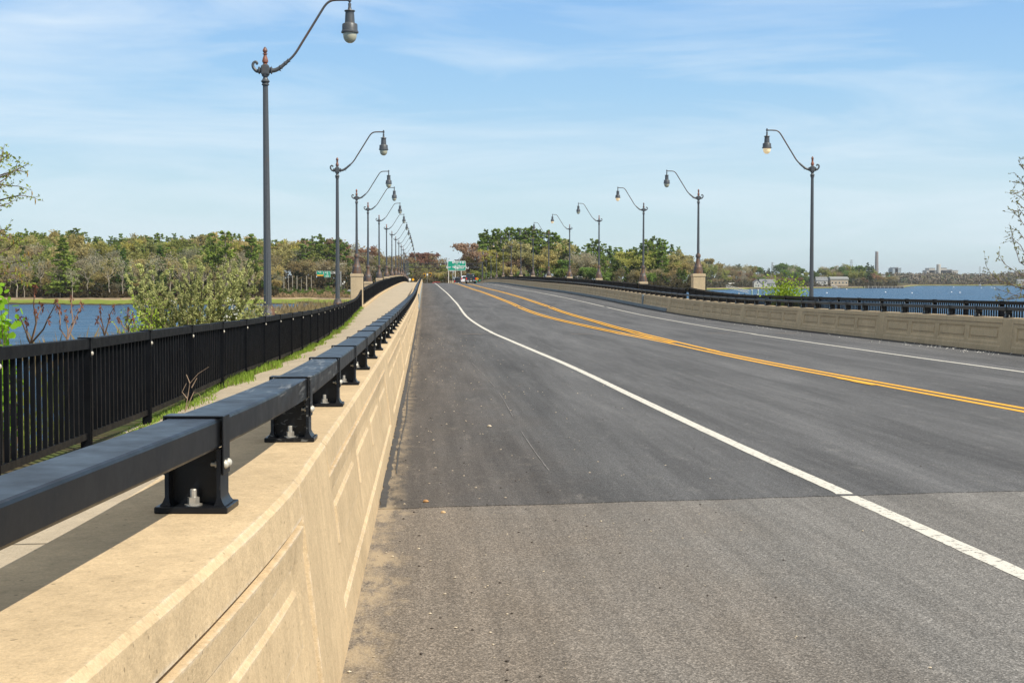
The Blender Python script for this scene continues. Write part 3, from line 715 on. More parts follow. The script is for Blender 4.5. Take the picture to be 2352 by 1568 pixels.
m.add([(-R0, -2000, WATER), (R0, -2000, WATER), (R0, 60, WATER), (-R0, 60, WATER)], [(0,1,2,3)])
tag(part('water', m, WM, fixn=False), kind='structure')
def landmat():
    m = Mat('shore_ground'); z = m.sepx(m.pos(), 2); zz = m.math('SUBTRACT', z, WATER)
    wob = m.math('MULTIPLY', m.math('SUBTRACT', m.noise(m.pos(), .06, 5, .6), .5), 1.0)
    h = m.math('ADD', zz, wob)
    c = m.ramp(m.math('MULTIPLY', h, .25), [(.02, (.055, .042, .028)), (.07, (.075, .065, .03)), (.10, (.18, .23, .035)), (.21, (.20, .24, .045)), (.27, (.40, .30, .19)), (.31, (.22, .17, .11)), (.44, (.09, .075, .04)), (.9, (.07, .07, .03))])
    f = m.ramp(m.noise(m.pos((1, .3, 1)), .5, 6, .7), [(.3, .7), (.7, 1.2)])
    m.set(col=m.mix(1, c, f, 'MULTIPLY'), rough=.95, spec=.1); return m.m
LM = landmat()
def terrain(name, xs, ds, hf, mat):
    mb = MB(); vs = []
    for d in ds:
        for x in xs:
            P = at(x, 645, d(x) if callable(d) else d); vs.append((P.x, P.y, EYE+hf(x, d if not callable(d) else d)))
    n = len(xs); mb.add(vs, [(r*n+i, r*n+i+1, r*n+n+i+1, r*n+n+i) for r in range(len(ds)-1) for i in range(n-1)]); return tag(part(name, mb, mat, smooth=True, fixn=False), kind='structure')
rng = random.Random(4)
def shoreL(x): return 388+9*math.sin(x*.021)+5*math.sin(x*.063+1)+(0 if x < 560 else (x-560)*.05)
class D:
    def __init__(s, k, h, h2): s.k, s.h, s.h2 = k, h, h2
    def __call__(s, x): return shoreL(x)+s.k
rowsL = [D(-6, -6.9, -6.9), D(0, -6.45, -6.45), D(3, -6.05, -6.2), D(14, -5.95, -6.05), D(30, -5.75, -5.9), D(38, -5.45, -5.6), D(44, -5.2, -5.3), D(75, -5.0, -5.0), D(120, -4.2, -4.7), D(170, -2.0, -4.5), D(230, .5, -3.5), D(320, 3, -2), D(420, 4.5, 0), D(900, 5, 2)]
def hfL(x, d):
    t = min(max((x-420)/260, 0), 1); return d.h*(1-t)+d.h2*t+.05*math.sin(x*.13+d.k)
terrain('shore_land', list(range(-420, 1000, 14)), rowsL, hfL, LM)
def shoreR(x):
    return float(np.interp(x, [960, 1440, 1560, 1620, 1740, 1860, 1960, 2072, 2084, 2110, 2600], [470, 640, 840, 1000, 1120, 1200, 1240, 1290, 1600, 1880, 1900]))
class D2(D):
    def __call__(s, x): return shoreR(x)*(1+s.k)
def hfR(x, d): return d.h+.06*math.sin(x*.2+d.k*50)
terrain('far_shore_land', list(range(940, 1560, 20))+list(range(1560, 2700, 8)), [D2(-.01, -6.9, 0), D2(0, -6.5, 0), D2(.006, -6.1, 0), D2(.02, -5.5, 0), D2(.04, -4.9, 0), D2(.10, -4.2, 0), D2(.3, -3.0, 0), D2(.9, -2, 0), D2(3, 0, 0)], hfR, LM)
# banks of the causeway close to the road
bankm = Mat('bank_soil'); v = bankm.pos(); bankm.set(col=bankm.mix(bankm.ramp(bankm.noise(v, 1.3, 6, .65), [(.4, 0), (.6, 1)]), (.10, .075, .045), (.085, .11, .03)), rough=.95, spec=.1).bump(bankm.noise(v, 6, 5, .7), .8, .06)
for side in 'LR':
    vs = []; ys = list(np.arange(-8, 95.4, 2.0)); prof = ((0, .02), (.6, .0), (1.6, -.35), (4.0, -1.5), (8.0, -3.1), (11, -4.1), (14, -5.2)) if side == 'L' else ((0, -.02), (.6, -.1), (1.2, -.3), (3.0, -1.6), (6.0, -3.1), (9, -4.3), (12, -5.2))
    for y in ys:
        for u, dz in prof:
            X = (FX(y)+.04-u) if side == 'L' else 17.85+u; vs.append((X, y, walkz(y)+dz+.1*math.sin(y*.9+u*2)*min(u, 1)-.01))
    n = len(prof); mb = MB().add(vs, [(r*n+i, r*n+i+1, r*n+n+i+1, r*n+n+i) for r in range(len(ys)-1) for i in range(n-1)])
    y = 95.4; k = len(ys)-1
    mb.add([vs[k*n+i] for i in range(n)]+[(vs[k*n+i][0], y+.02, WATER-.5) for i in range(n)], [(i, i+1, n+i+1, n+i) for i in range(n-1)])
    tag(part('bank', mb, bankm.m, fixn=False), kind='structure')
abut = MB().box(-4.9, 18.6, 93.5, 96.0, WATER-1, EYE-2.0)
tag(part('abutment', abut, MT['plinth']), kind='structure')
# ------------------------------------------------------------------ trees and plants
def leafmat(name, gloss=.25, trans=.35, vary=.35, usecol=True, c=(.1, .1, .1)):
    m = Mat(name)
    if usecol: oi = m.node('ShaderNodeObjectInfo'); base = oi.outputs['Color']
    else: base = c
    g = m.node('ShaderNodeNewGeometry'); v = m.pos()
    f = m.ramp(m.noise(m.co(), .55, 4, .6), [(.3, 1-vary), (.7, 1+vary)])
    f2 = m.ramp(m.sepx(m.vor(m.co(), 2.3, 'Color'), 0), [(0, 1-vary*.8), (1, 1+vary*.8)])
    b2 = m.mix(1, m.mix(1, base, f, 'MULTIPLY'), f2, 'MULTIPLY')
    m.set(col=b2, rough=.75, spec=gloss)
    t = m.node('ShaderNodeBsdfTranslucent'); m.l.new(b2, t.inputs[0]); mxs = m.node('ShaderNodeMixShader'); mxs.inputs[0].default_value = trans
    out = m.n['Material Output']; m.l.new(m.b.outputs[0], mxs.inputs[1]); m.l.new(t.outputs[0], mxs.inputs[2]); m.l.new(mxs.outputs[0], out.inputs[0]); return m.m
MT['leaf'] = leafmat('spring_foliage', .1, .5, .18); MT['needle'] = leafmat('pine_needles', .15, .42, .22)
MT['bark'] = simple('grey_bark', (.21, .18, .145), .9, 0, .3, 2); MT['palebark'] = simple('pale_bark', (.33, .29, .235), .9, 0, .3, 2)
def quads(cent, size, rnd, flat=0.0, up=None):
    """leaf-clump faces: n x 3 centres, n sizes -> (verts, faces)"""
    n = len(cent); a = rnd.normal(size=(n, 3)); a[:, 2] *= (1-flat); a /= np.linalg.norm(a, axis=1)[:, None]
    b = rnd.normal(size=(n, 3)); b[:, 2] *= (1-flat*.8); b -= (a*b).sum(1)[:, None]*a; b /= np.linalg.norm(b, axis=1)[:, None]
    s = np.asarray(size)[:, None]*.5; k = rnd.uniform(.55, 1, (n, 1))
    V = np.stack([cent-a*s-b*s*k*.6, cent+a*s*.9-b*s*k, cent+a*s+b*s*k*.7, cent-a*s*.8+b*s*k], 1).reshape(-1, 3)
    return V, np.arange(4*n).reshape(n, 4)
def npmesh(name, V, Fc, mat, smooth=False):
    me = bpy.data.meshes.new(name); me.vertices.add(len(V)); me.vertices.foreach_set('co', np.asarray(V, np.float32).ravel())
    k = Fc.shape[1]; me.loops.add(Fc.size); me.loops.foreach_set('vertex_index', Fc.ravel().astype(np.int32)); me.polygons.add(len(Fc))
    me.polygons.foreach_set('loop_start', np.arange(0, Fc.size, k, dtype=np.int32)); me.polygons.foreach_set('loop_total', np.full(len(Fc), k, np.int32))
    me.materials.append(mat); me.update(calc_edges=True); me.validate(); return me
def grow(rnd, mb, p, d, L, r, depth, tips, spread=.6, up=.25, kids=(3, 5), sides=5, curve=.18):
    pts = [Vector(p)]; rs = [r]; n = 4; dd = Vector(d).normalized(); marks = []
    for i in range(n):
        dd = (dd+Vector((rnd.uniform(-1,1), rnd.uniform(-1,1), rnd.uniform(-.6,1)))*curve).normalized(); pts.append(pts[-1]+dd*L/n); rs.append(r*(1-.7*(i+1)/n)); marks.append((pts[-1], dd.copy(), rs[-1]))
    mb.tube(pts, rs, sides, cap=False)
    if depth == 0: tips.append(pts[-1]); tips.append((pts[-1]+pts[-3])/2); return
    for _ in range(rnd.randint(*kids)):
        q, dq, rq = rnd.choice(marks[1:] if depth > 0 else marks)
        nd = (dq*(1-spread*.4)+Vector((rnd.uniform(-1,1), rnd.uniform(-1,1), rnd.uniform(-.4,1)+up))*spread).normalized()
        grow(rnd, mb, q, nd, L*rnd.uniform(.55, .8), max(rq*.7, r*.22), depth-1, tips, spread, up, kids, max(3, sides-1), curve)
    tips.append(pts[-1])
# broad-leaved tree, 10 m tall
def broad(seed, nq=2600, qs=.42, full=1.0, wide=1.0):
    rnd = random.Random(seed); rr = np.random.RandomState(seed); tr = MB(); tips = []
    h0 = rnd.uniform(2.2, 3.6); pts = [Vector((0,0,-.4))]; 
    for i in range(5): pts.append(Vector((rnd.uniform(-.12, .12)*i, rnd.uniform(-.12, .12)*i, h0*(i+1)/5*1.7)))
    tr.tube(pts, [.19, .165, .15, .12, .09, .05], 7, cap=False)
    for i in range(rnd.randint(7, 9)):
        a = i*2.4+rnd.uniform(-.4, .4); k = rnd.uniform(.55, 1); q = pts[2]*(1-k)+pts[5]*k
        grow(rnd, tr, q, (math.cos(a)*wide, math.sin(a)*wide, rnd.uniform(.5, 1.5)), rnd.uniform(2.2, 3.3), .07, 2, tips, .65, .3, (2, 3), 4)
    T = np.array([tuple(t) for t in tips]); T[:, 2] = np.clip(T[:, 2], 1.5, 10)
    zmax = T[:, 2].max(); sc = 9.6/zmax
    idx = rr.randint(0, len(T), nq); C = T[idx]+rr.normal(size=(nq, 3))*np.array([.36, .36, .28])*full
    V, Fc = quads(C, rr.uniform(.5, 1.2, nq)*qs, rr)
    V = V*sc; tr.v = [(a*sc, b*sc, c*sc) for a, b, c in tr.v]
    return tr.mesh('trunk', MT['palebark'] if seed % 2 else MT['bark'], True, None, False), npmesh('crown', V, Fc, MT['leaf'])
# white pine, 10 m tall, with tiers of upswept plumes
def pine(seed, spire=False, nq=5200):
    rnd = random.Random(seed); rr = np.random.RandomState(seed); tr = MB(); lean = (rnd.uniform(-.3, .3), rnd.uniform(-.3, .3))
    tr.tube([(0,0,-.4), (lean[0]*.3, lean[1]*.3, 4), (lean[0], lean[1], 9.7)], [.17, .12, .02], 6, cap=False); C = []; S = []
    z = rnd.uniform(1.0, 1.6) if spire else rnd.uniform(2.4, 4.2)
    while z < 9.6:
        t = z/9.8
        Lm = (2.5*(1-t)**.85+.18) if spire else (2.25*min(1, .55+1.3*max(t-.25, 0))*(1-t)**.62+.22)
        k = rnd.randint(4, 6)
        for i in range(k):
            if rnd.random() < (.04 if spire else .22): continue
            a = rnd.uniform(0, 2*PI); L = Lm*rnd.uniform(.55, 1.15); dz = L*(rnd.uniform(-.18, .05) if spire else rnd.uniform(.08, .42)); x0, y0 = lean[0]*t, lean[1]*t
            p1 = Vector((x0+math.cos(a)*L*.5, y0+math.sin(a)*L*.5, z+dz*.3)); p2 = Vector((x0+math.cos(a)*L, y0+math.sin(a)*L, z+dz))
            tr.tube([(x0, y0, z), p1, p2], [.05*(1-t*.6), .03, .008], 3, cap=False)
            n = int(6+L*15)
            for _ in range(n):
                u = rnd.uniform(.25, 1.03)**.8; q = Vector((x0, y0, z)).lerp(p2, u); w = .34*L*(1-abs(u-.65))*.7
                C.append((q.x+rnd.gauss(0, w*.6), q.y+rnd.gauss(0, w*.6), q.z+rnd.gauss(.03, .09)+(.0 if spire else .1*u))); S.append(rnd.uniform(.16, .36))
        z += rnd.uniform(.28, .42) if spire else rnd.uniform(.34, .62)
    C = np.array(C); V, Fc = quads(C, np.array(S)*1.15, rr, .55)
    return tr.mesh('trunk', MT['bark'], True, None, False), npmesh('crown', V, Fc, MT['needle'])
BR = [broad(s, 2600, .40) for s in (1, 2, 3, 4, 5)]; BRT = [broad(s, 1500, .30, 1.2) for s in (11, 12, 13)]; FULL = [broad(s, 4200, .46, 1.15) for s in (21, 22, 23)]
PN = [pine(s) for s in (1, 2, 3, 4)]; SPR = [pine(s, True) for s in (7, 8)]; PNT = pine(9)
COL = dict(tan=(.46, .40, .175), olive=(.33, .35, .11), yel=(.43, .42, .12), red=(.36, .25, .16), brown=(.36, .30, .16), green=(.19, .27, .09), fresh=(.25, .35, .09), grey=(.40, .37, .25), pine=(.21, .29, .06), dark=(.12, .19, .045), redder=(.32, .18, .125), farp=(.10, .155, .07))
NAMES = dict(tan='budding_tree', olive='budding_tree', yel='budding_tree', red='budding_tree', brown='bare_tree', green='leafy_tree', fresh='leafy_tree', grey='bare_tree', pine='pine_tree', dark='spruce_tree', redder='budding_tree', farp='pine_tree')
rnd = random.Random(77)
def tree(x, ytop, d, c, zb, label, group, kind=None, wide=1.0, jit=True):
    src = kind or ({'pine': PN+SPR[:1]+[PNT], 'farp': PN+[PNT], 'dark': SPR, 'grey': BRT, 'brown': BRT, 'green': FULL, 'fresh': FULL}.get(c, BR))
    tm, cm = rnd.choice(src); P = at(x, ytop, d); h = max(P.z-(EYE+zb), 2)
    t = thing(NAMES[c], label, 'tree', (P.x, P.y, EYE+zb), rnd.uniform(0, 6.28), group); k = h/9.8; w = k*rnd.uniform(.9, 1.15)*wide; t.scale = (w, w, k)
    o = part('trunk', tm, None, t); o = part('crown', cm, None, t); f = rnd.uniform(.82, 1.2) if jit else 1
    q = COL[c]; o.color = (q[0]*f*rnd.uniform(.93, 1.07), q[1]*f, q[2]*f*rnd.uniform(.9, 1.1), 1); return t
def prof(xs, ys): return lambda x: float(np.interp(x, xs, ys))
def grL(x, k):     # ground of the left shore at distance k behind the waterline
    t = min(max((x-420)/260, 0), 1); a = np.interp(k, [r.k for r in rowsL], [r.h for r in rowsL]); b = np.interp(k, [r.k for r in rowsL], [r.h2 for r in rowsL]); return float(a*(1-t)+b*t)
topL = prof([-200, 0, 60, 130, 170, 200, 330, 450, 545, 600, 650, 700, 760, 800, 860, 900, 935, 975, 1005, 1025], [528, 530, 532, 522, 527, 540, 540, 536, 540, 545, 552, 548, 552, 556, 568, 585, 582, 578, 590, 606])
LBL = dict(tan='tan budding tree in the wood across the river on the left', olive='olive green budding tree in the wood across the river on the left', yel='yellow green budding tree in the wood across the river on the left', red='reddish budding tree in the wood across the river on the left', brown='brown nearly bare tree in the wood across the river on the left', grey='grey bare tree in the wood across the river on the left', green='green leafy tree in the wood across the river on the left', pine='tall dark green pine in the wood across the river on the left', dark='dark pointed spruce in the wood across the river on the left')
def woodL(k, dy, step, mixc, x0=-60, x1=640, hj=9):
    x = x0
    while x < x1:
        c = rnd.choice(mixc); d = shoreL(x)+k*rnd.uniform(.96, 1.04); yt = topL(x)+dy+rnd.uniform(-hj*.4, hj)
        if c in ('pine', 'dark'): yt -= rnd.uniform(-2, 8) if dy > 5 else rnd.uniform(0, 5)
        tree(x, yt, d, c, grL(x, k)-.2, LBL[c], 'wood across the river')
        x += step*rnd.uniform(.7, 1.3)
woodL(300, 0, 13, ['pine', 'pine', 'olive', 'pine', 'pine', 'tan'], hj=9)
woodL(230, 14, 17, ['tan', 'olive', 'pine', 'pine', 'tan', 'yel', 'olive'])
woodL(170, 34, 22, ['tan', 'olive', 'pine', 'brown', 'pine', 'tan', 'grey'])
woodL(120, 52, 22, ['tan', 'grey', 'pine', 'tan', 'dark', 'olive', 'pine'])
woodL(85, 70, 23, ['tan', 'grey', 'tan', 'dark', 'pine', 'brown', 'tan'], hj=16)
woodL(62, 84, 28, ['grey', 'tan', 'pine', 'brown', 'tan'], hj=30)
BARE = [broad(s, 380, .30, 1.2) for s in (31, 33, 35)]
for x in np.arange(-20, 610, 27):
    x = float(x)+rnd.uniform(-7, 7); tree(x, rnd.uniform(575, 635), shoreL(x)+rnd.uniform(48, 60), rnd.choice(['grey', 'tan', 'grey']), -5.3, 'thin pale bare tree along the front edge of the left wood', 'bare trees edging the left wood', BARE, .8)
for x, yt, c in ((150, 543, 'pine'), (285, 566, 'dark'), (365, 560, 'dark'), (520, 528, 'pine'), (580, 535, 'pine'), (480, 533, 'pine')):
    tree(x, yt, shoreL(x)+58, c, -5.2, {150: 'broad pointed dark pine at the water edge of the left wood', 285: 'dark spruce behind the top left branches of the olive bush', 365: 'small dark spruce behind the middle of the olive bush', 520: 'tall plumed pine above the right branches of the olive bush', 580: 'tall pine close behind the nearest lamp shaft', 480: 'pine standing out of the tan wood left of the tall plumed pine'}[x], None, SPR if c == 'dark' or x == 150 else PN, 1.25 if x == 150 else 1)
LB2 = dict((k, v.replace('in the wood across the river on the left', 'behind the row of left street lamps')) for k, v in LBL.items()); LB2['redder'] = 'dark red budding tree behind the row of left street lamps'; LB2['fresh'] = 'fresh green tree behind the row of left street lamps'
def wood2(lst, LB, grp, zb):
    for x, yt, d, c in lst: tree(x+rnd.uniform(-3, 3), yt+rnd.uniform(-2, 3), d, c, zb, LB[c], grp)
L2 = []
x = 625
while x < 1030:
    c = rnd.choice(['tan', 'olive', 'yel', 'pine'] if x < 700 else ['red', 'brown', 'redder', 'pine', 'grey', 'olive'] if x < 790 else ['redder', 'red', 'brown', 'grey'] if x < 935 else ['red', 'brown', 'red', 'redder'])
    L2.append((x, topL(x)+3, 690 if x < 930 else 720, c)); c2 = rnd.choice(['tan', 'olive', 'brown', 'grey'] if x < 760 else ['brown', 'red', 'olive', 'grey']); L2.append((x+9, topL(x)+24, 655 if x < 930 else 680, c2)); L2.append((x+4, topL(x)+45, 628 if x < 930 else 640, rnd.choice(['brown', 'grey', 'dark', 'olive', 'brown']))); x += 17
L2 += [(x, 622+rnd.uniform(-8, 10), 600, rnd.choice(['brown', 'olive', 'tan', 'brown'])) for x in range(975, 1110, 14)]
L2 += [(700, 543, 650, 'pine'), (722, 545, 655, 'pine'), (735, 541, 660, 'pine'), (776, 548, 650, 'pine'), (786, 553, 640, 'pine'), (744, 545, 650, 'pine')]
wood2(L2, LB2, 'wood behind the left lamps', -4.6)
LB3 = {k: v.replace('behind the row of left street lamps', 'behind the row of right street lamps') for k, v in LB2.items()}
topR = prof([1060, 1075, 1095, 1105, 1125, 1150, 1180, 1215, 1250, 1285, 1310, 1330, 1342, 1360, 1390, 1420, 1440, 1462, 1482, 1500, 1530, 1550, 1560, 1580, 1620], [602, 580, 545, 530, 532, 524, 522, 523, 528, 540, 552, 570, 562, 552, 556, 570, 570, 572, 546, 545, 548, 565, 572, 592, 600])
L3 = []; x = 1102
while x < 1560:
    L3.append((x, topR(x)-2, 560 if x < 1340 else 590, 'pine')); x += 10 if x < 1330 else 14
x = 1098
while x < 1580:
    L3.append((x, topR(x)+14+rnd.uniform(0, 12), 525, rnd.choice(['pine', 'pine', 'pine', 'pine', 'tan', 'pine']))); x += 15
for x, yt, c in ((1075, 590, 'red'), (1084, 576, 'brown'), (1090, 564, 'red'), (1068, 602, 'brown'), (1100, 575, 'yel'), (1113, 572, 'yel'), (1127, 580, 'yel'), (1138, 592, 'olive'), (1160, 600, 'brown'), (1180, 588, 'red'), (1195, 590, 'red'), (1222, 572, 'tan'), (1240, 575, 'tan'), (1262, 592, 'olive'), (1300, 598, 'fresh'), (1322, 600, 'brown'), (1338, 578, 'grey'), (1350, 592, 'grey'), (1375, 600, 'tan'), (1392, 585, 'pine'), (1415, 592, 'pine'), (1440, 570, 'pine'), (1466, 568, 'pine'), (1492, 548, 'pine'), (1520, 556, 'pine'), (1455, 580, 'yel'), (1470, 575, 'yel'), (1486, 580, 'olive'), (1508, 580, 'pine'), (1532, 612, 'fresh'), (1545, 602, 'olive'), (1560, 594, 'tan'), (1575, 600, 'brown')):
    L3.append((x, yt, 490, c))
x = 1095
while x < 1600: L3.append((x, 619+rnd.uniform(-8, 8), 470, rnd.choice(['brown', 'tan', 'pine', 'pine', 'olive', 'pine', 'grey', 'fresh']))); x += 15
wood2(L3, LB3, 'wood behind the right lamps', -3.4)
LB4 = {k: v.replace('behind the row of left street lamps', 'on the shore behind the docks') for k, v in LB2.items()}; LB4['farp'] = 'dark far pine on the shore behind the docks'
topS = prof([1580, 1600, 1640, 1660, 1700, 1730, 1760, 1790, 1830, 1850, 1870, 1885], [590, 598, 596, 606, 604, 614, 618, 606, 612, 618, 612, 626])
L4 = []; x = 1585
while x < 2015:
    yt = topS(x) if x < 1885 else prof([1885, 1905, 1930, 1950, 1970, 1985, 2000, 2015], [618, 612, 610, 606, 616, 606, 604, 624])(x)
    d = shoreR(x)*1.13
    L4.append((x, yt, d, rnd.choice(['farp', 'farp', 'grey', 'brown', 'tan'] if x < 1730 else ['green', 'olive', 'green', 'farp', 'grey'] if x < 1960 else ['farp', 'farp', 'green']))); L4.append((x+5, yt+13, d*.96, rnd.choice(['brown', 'red', 'grey', 'olive'] if x < 1730 else ['green', 'green', 'brown', 'olive']))); x += 14
for x in range(1590, 2060, 13): L4.append((x, 636+rnd.uniform(-3, 5), shoreR(x)*1.06, rnd.choice(['brown', 'grey', 'olive', 'red', 'brown', 'green'])))
L4 += [(1960, 620, 1300, 'olive'), (1975, 618, 1310, 'olive'), (1993, 609, 1300, 'farp'), (2001, 607, 1310, 'farp'), (2012, 628, 1300, 'red'), (2020, 632, 1300, 'red'), (2028, 634, 1310, 'brown')]
wood2(L4, LB4, 'trees behind the docks', -4.6)
# far wood across the bay: one mass
rr = np.random.RandomState(5); C = []; S = []
for i in range(900):
    x = rr.uniform(1880, 2560); d = rr.uniform(1915, 2250); top = float(np.interp(x, [1880, 2040, 2100, 2180, 2220, 2290, 2320, 2360, 2560], [626, 622, 621, 621, 624, 622, 617, 617, 618]))+abs(rr.normal())*2.4+(2250-d)*.03
    P = at(x, top, d); h = P.z-(EYE-6.0); k = 60
    a = rr.normal(size=(k, 3)); a /= np.linalg.norm(a, axis=1)[:, None]; r_ = rr.uniform(.3, 1, (k, 1))**.5
    q = a*r_*np.array([6.5, 6.5, h*.40])+np.array([P.x, P.y, EYE-6.0+h*.55]); C.append(q); S.append(rr.uniform(1.3, 2.6, k))
V, Fc = quads(np.concatenate(C), np.concatenate(S), rr)
fm = Mat('far_wood'); v = fm.pos(); cc = fm.ramp(fm.noise(v, .055, 3, .6), [(.32, (.07, .11, .06)), (.46, (.19, .165, .13)), (.58, (.20, .165, .13)), (.68, (.20, .21, .09)), (.78, (.09, .13, .06))])
fm.set(col=cc, rough=.9, spec=.1); o = bpy.data.objects.new('far_wood', npmesh('far_wood', V, Fc, fm.m)); link(o); tag(o, 'low grey brown and green wood along the horizon across the bay', 'wood', kind='stuff')
# undergrowth along the shores: one mass each
def scrub(name, label, xr, dfun, zb, hh, n, c, q=1.0, seed=1):
    r2 = np.random.RandomState(seed); x = r2.uniform(*xr, n); Q = []
    for xx in x:
        d = dfun(xx)+r2.uniform(0, 30); P = at(xx, 645, d); b = zb(xx, d)
        Q.append((P.x, P.y, EYE+b+abs(r2.normal())*hh*(.6+.6*math.sin(xx*.09)**2)))
    V, Fc = quads(np.array(Q), r2.uniform(.5, 1.3, n)*q, r2); o = bpy.data.objects.new(name, npmesh(name, V, Fc, MT['leaf'])); link(o); o.color = c+(1,)
    tag(o, label, 'undergrowth', kind='stuff')
scrub('undergrowth', 'dark brown brush under the trees of the left wood', (-60, 640), lambda x: shoreL(x)+52, lambda x, d: grL(x, d-shoreL(x)), 1.5, 9000, (.085, .068, .035), 1.0, 2)
scrub('undergrowth', 'dark green brush between the trunks of the left wood', (-60, 640), lambda x: shoreL(x)+66, lambda x, d: grL(x, d-shoreL(x)), 3.4, 11000, (.06, .075, .025), 1.2, 3)
scrub('undergrowth', 'green bank of brush below the far road on the left', (560, 960), lambda x: shoreL(x)+72, lambda x, d: -5.1, .9, 6000, (.10, .15, .03), .9, 4)
scrub('reeds', 'dry tan reeds along the left far bank', (600, 860), lambda x: shoreL(x)+50, lambda x, d: -5.5, .7, 5000, (.34, .25, .14), .7, 6)
scrub('undergrowth', 'brown brush at the foot of the trees behind the right lamps', (1085, 1620), lambda x: 455, lambda x, d: -3.3, 1.6, 9000, (.10, .085, .045), 1.2, 5)
scrub('undergrowth', 'brown brush along the dock shore', (1590, 2060), lambda x: shoreR(x)*1.035, lambda x, d: -5.0, 1.6, 6000, (.10, .09, .055), 1.6, 7)
scrub('undergrowth', 'grey brown brush under the trees at the end of the bridge', (930, 1110), lambda x: 560, lambda x, d: -4.4, 2.2, 6000, (.11, .09, .05), 1.2, 8)
scrub('undergrowth', 'dark brush behind the dock buildings', (1585, 2060), lambda x: shoreR(x)*1.12, lambda x, d: -4.5, 4.5, 11000, (.12, .12, .06), 2.6, 17)
scrub('undergrowth', 'brown brush among the trees behind the left lamps', (600, 1000), lambda x: 622, lambda x, d: -4.6, 4.5, 9000, (.16, .13, .07), 1.3, 18)
# ------------------------------------------------------------------ plants near the camera
def leafpoly(mb, p, a, b, n=6, taper=.0):
    vs = []
    for i in range(n):
        t = 2*PI*i/n; vs.append(p+a*math.cos(t)+b*math.sin(t)*(1-taper*math.cos(t)))
    mb.add(vs, [tuple(range(n))])
def rv(rnd): return Vector((rnd.gauss(0, 1), rnd.gauss(0, 1), rnd.gauss(0, 1))).normalized()
def leafm(name, c): return leafmat(name, .35, .35, .25, False, c)
MT['oliveleaf'] = leafm('olive_bush_leaf', (.48, .50, .20)); MT['roundleaf'] = leafm('round_bright_leaf', (.24, .46, .02)); MT['birchleaf'] = leafm('young_birch_leaf', (.30, .36, .06))
MT['grassm'] = leafm('grass_blade', (.24, .36, .05)); MT['dry'] = leafm('dry_grass', (.36, .28, .15)); MT['redbud'] = leafm('red_brown_bud', (.24, .10, .065)); MT['catkin'] = leafm('tan_catkin', (.42, .28, .07)); MT['budm'] = leafm('brown_green_bud', (.24, .24, .08))
MT['stem'] = simple('sumac_stem', (.20, .13, .09), .85, 0, .3, 12); MT['twig'] = simple('brown_twig', (.13, .085, .06), .85, 0, .3, 12); MT['palestem'] = simple('pale_stem', (.30, .22, .16), .85, 0, .3, 12); MT['petal'] = leafm('white_blossom', (.8, .8, .72)); MT['lime'] = leafm('lime_green_leaf', (.30, .42, .03))
# big olive-green bush behind the near fence
rnd = random.Random(9); B = at(432, 700, 33); B.z = EYE-2.75
bush = thing('flowering_bush', 'big pale olive green bush rising behind the near fence over the river', 'bush', tuple(B))
st_, lf, fl_ = MB(), MB(), MB()
ends = [(295, 622), (318, 612), (338, 640), (352, 615), (330, 655), (372, 640), (395, 625), (420, 604), (405, 655), (440, 640), (462, 622), (455, 606), (480, 640), (505, 625), (520, 615), (540, 612), (552, 632), (572, 608), (578, 630), (560, 655), (535, 650), (300, 672), (318, 690), (590, 690), (575, 670), (350, 680), (390, 680), (430, 670), (470, 665), (510, 668), (545, 680), (360, 700), (560, 700), (330, 720), (400, 700), (450, 690), (500, 695), (290, 735), (600, 715)]
for (ex, ey) in ends:
    for rep in range(3 if ey > 640 else 2):
        e = at(ex+rnd.uniform(-14, 14)*rep, ey+rnd.uniform(0, 22)*rep, 33+rnd.uniform(-1.0, 1.0)); b = B+Vector((rnd.gauss(0, .25), rnd.gauss(0, .3), 0)); mid = b.lerp(e, .5)+Vector((0, 0, .25)); pts = []
        for i in range(9):
            t = i/8; pts.append(b*(1-t)**2+mid*2*t*(1-t)+e*t*t+rv(rnd)*.02)
        st_.tube(pts, [.016*(1-.85*i/8) for i in range(9)], 4, cap=False)
        for i in range(2, 9):
            for _ in range(4 if i < 6 else 3):
                p = pts[i]+(pts[min(i+1, 8)]-pts[i])*rnd.random(); dd = (rv(rnd)+Vector((0, 0, .9))+(e-b).normalized()*.8).normalized(); L = rnd.uniform(.06, .26 if i < 7 else .14)
                st_.tube([p, p+dd*L], [.004, .0015], 3, cap=False)
                for k in range(int(14+L*75)):
                    q = p+dd*L*rnd.uniform(.05, 1.05)+rv(rnd)*.03; s = rnd.uniform(.016, .028); a = rv(rnd); bb = a.cross(rv(rnd)).normalized(); leafpoly(lf, q, a*s*1.35, bb*s*.6, 4)
for _ in range(90):
    c = rnd.choice([(530, 690), (536, 708), (545, 722), (398, 692), (520, 730)]); q = at(c[0]+rnd.gauss(0, 5), c[1]+rnd.gauss(0, 5), 32.2+rnd.uniform(-.3, .3)); s = rnd.uniform(.012, .02); a = rv(rnd); leafpoly(fl_, q, a*s, a.cross(rv(rnd)).normalized()*s, 5)
part('stems', st_, MT['twig'], bush, world=True, fixn=False); part('foliage', lf, MT['oliveleaf'], bush, world=True, fixn=False); part('blossoms', fl_, MT['petal'], bush, world=True, fixn=False)
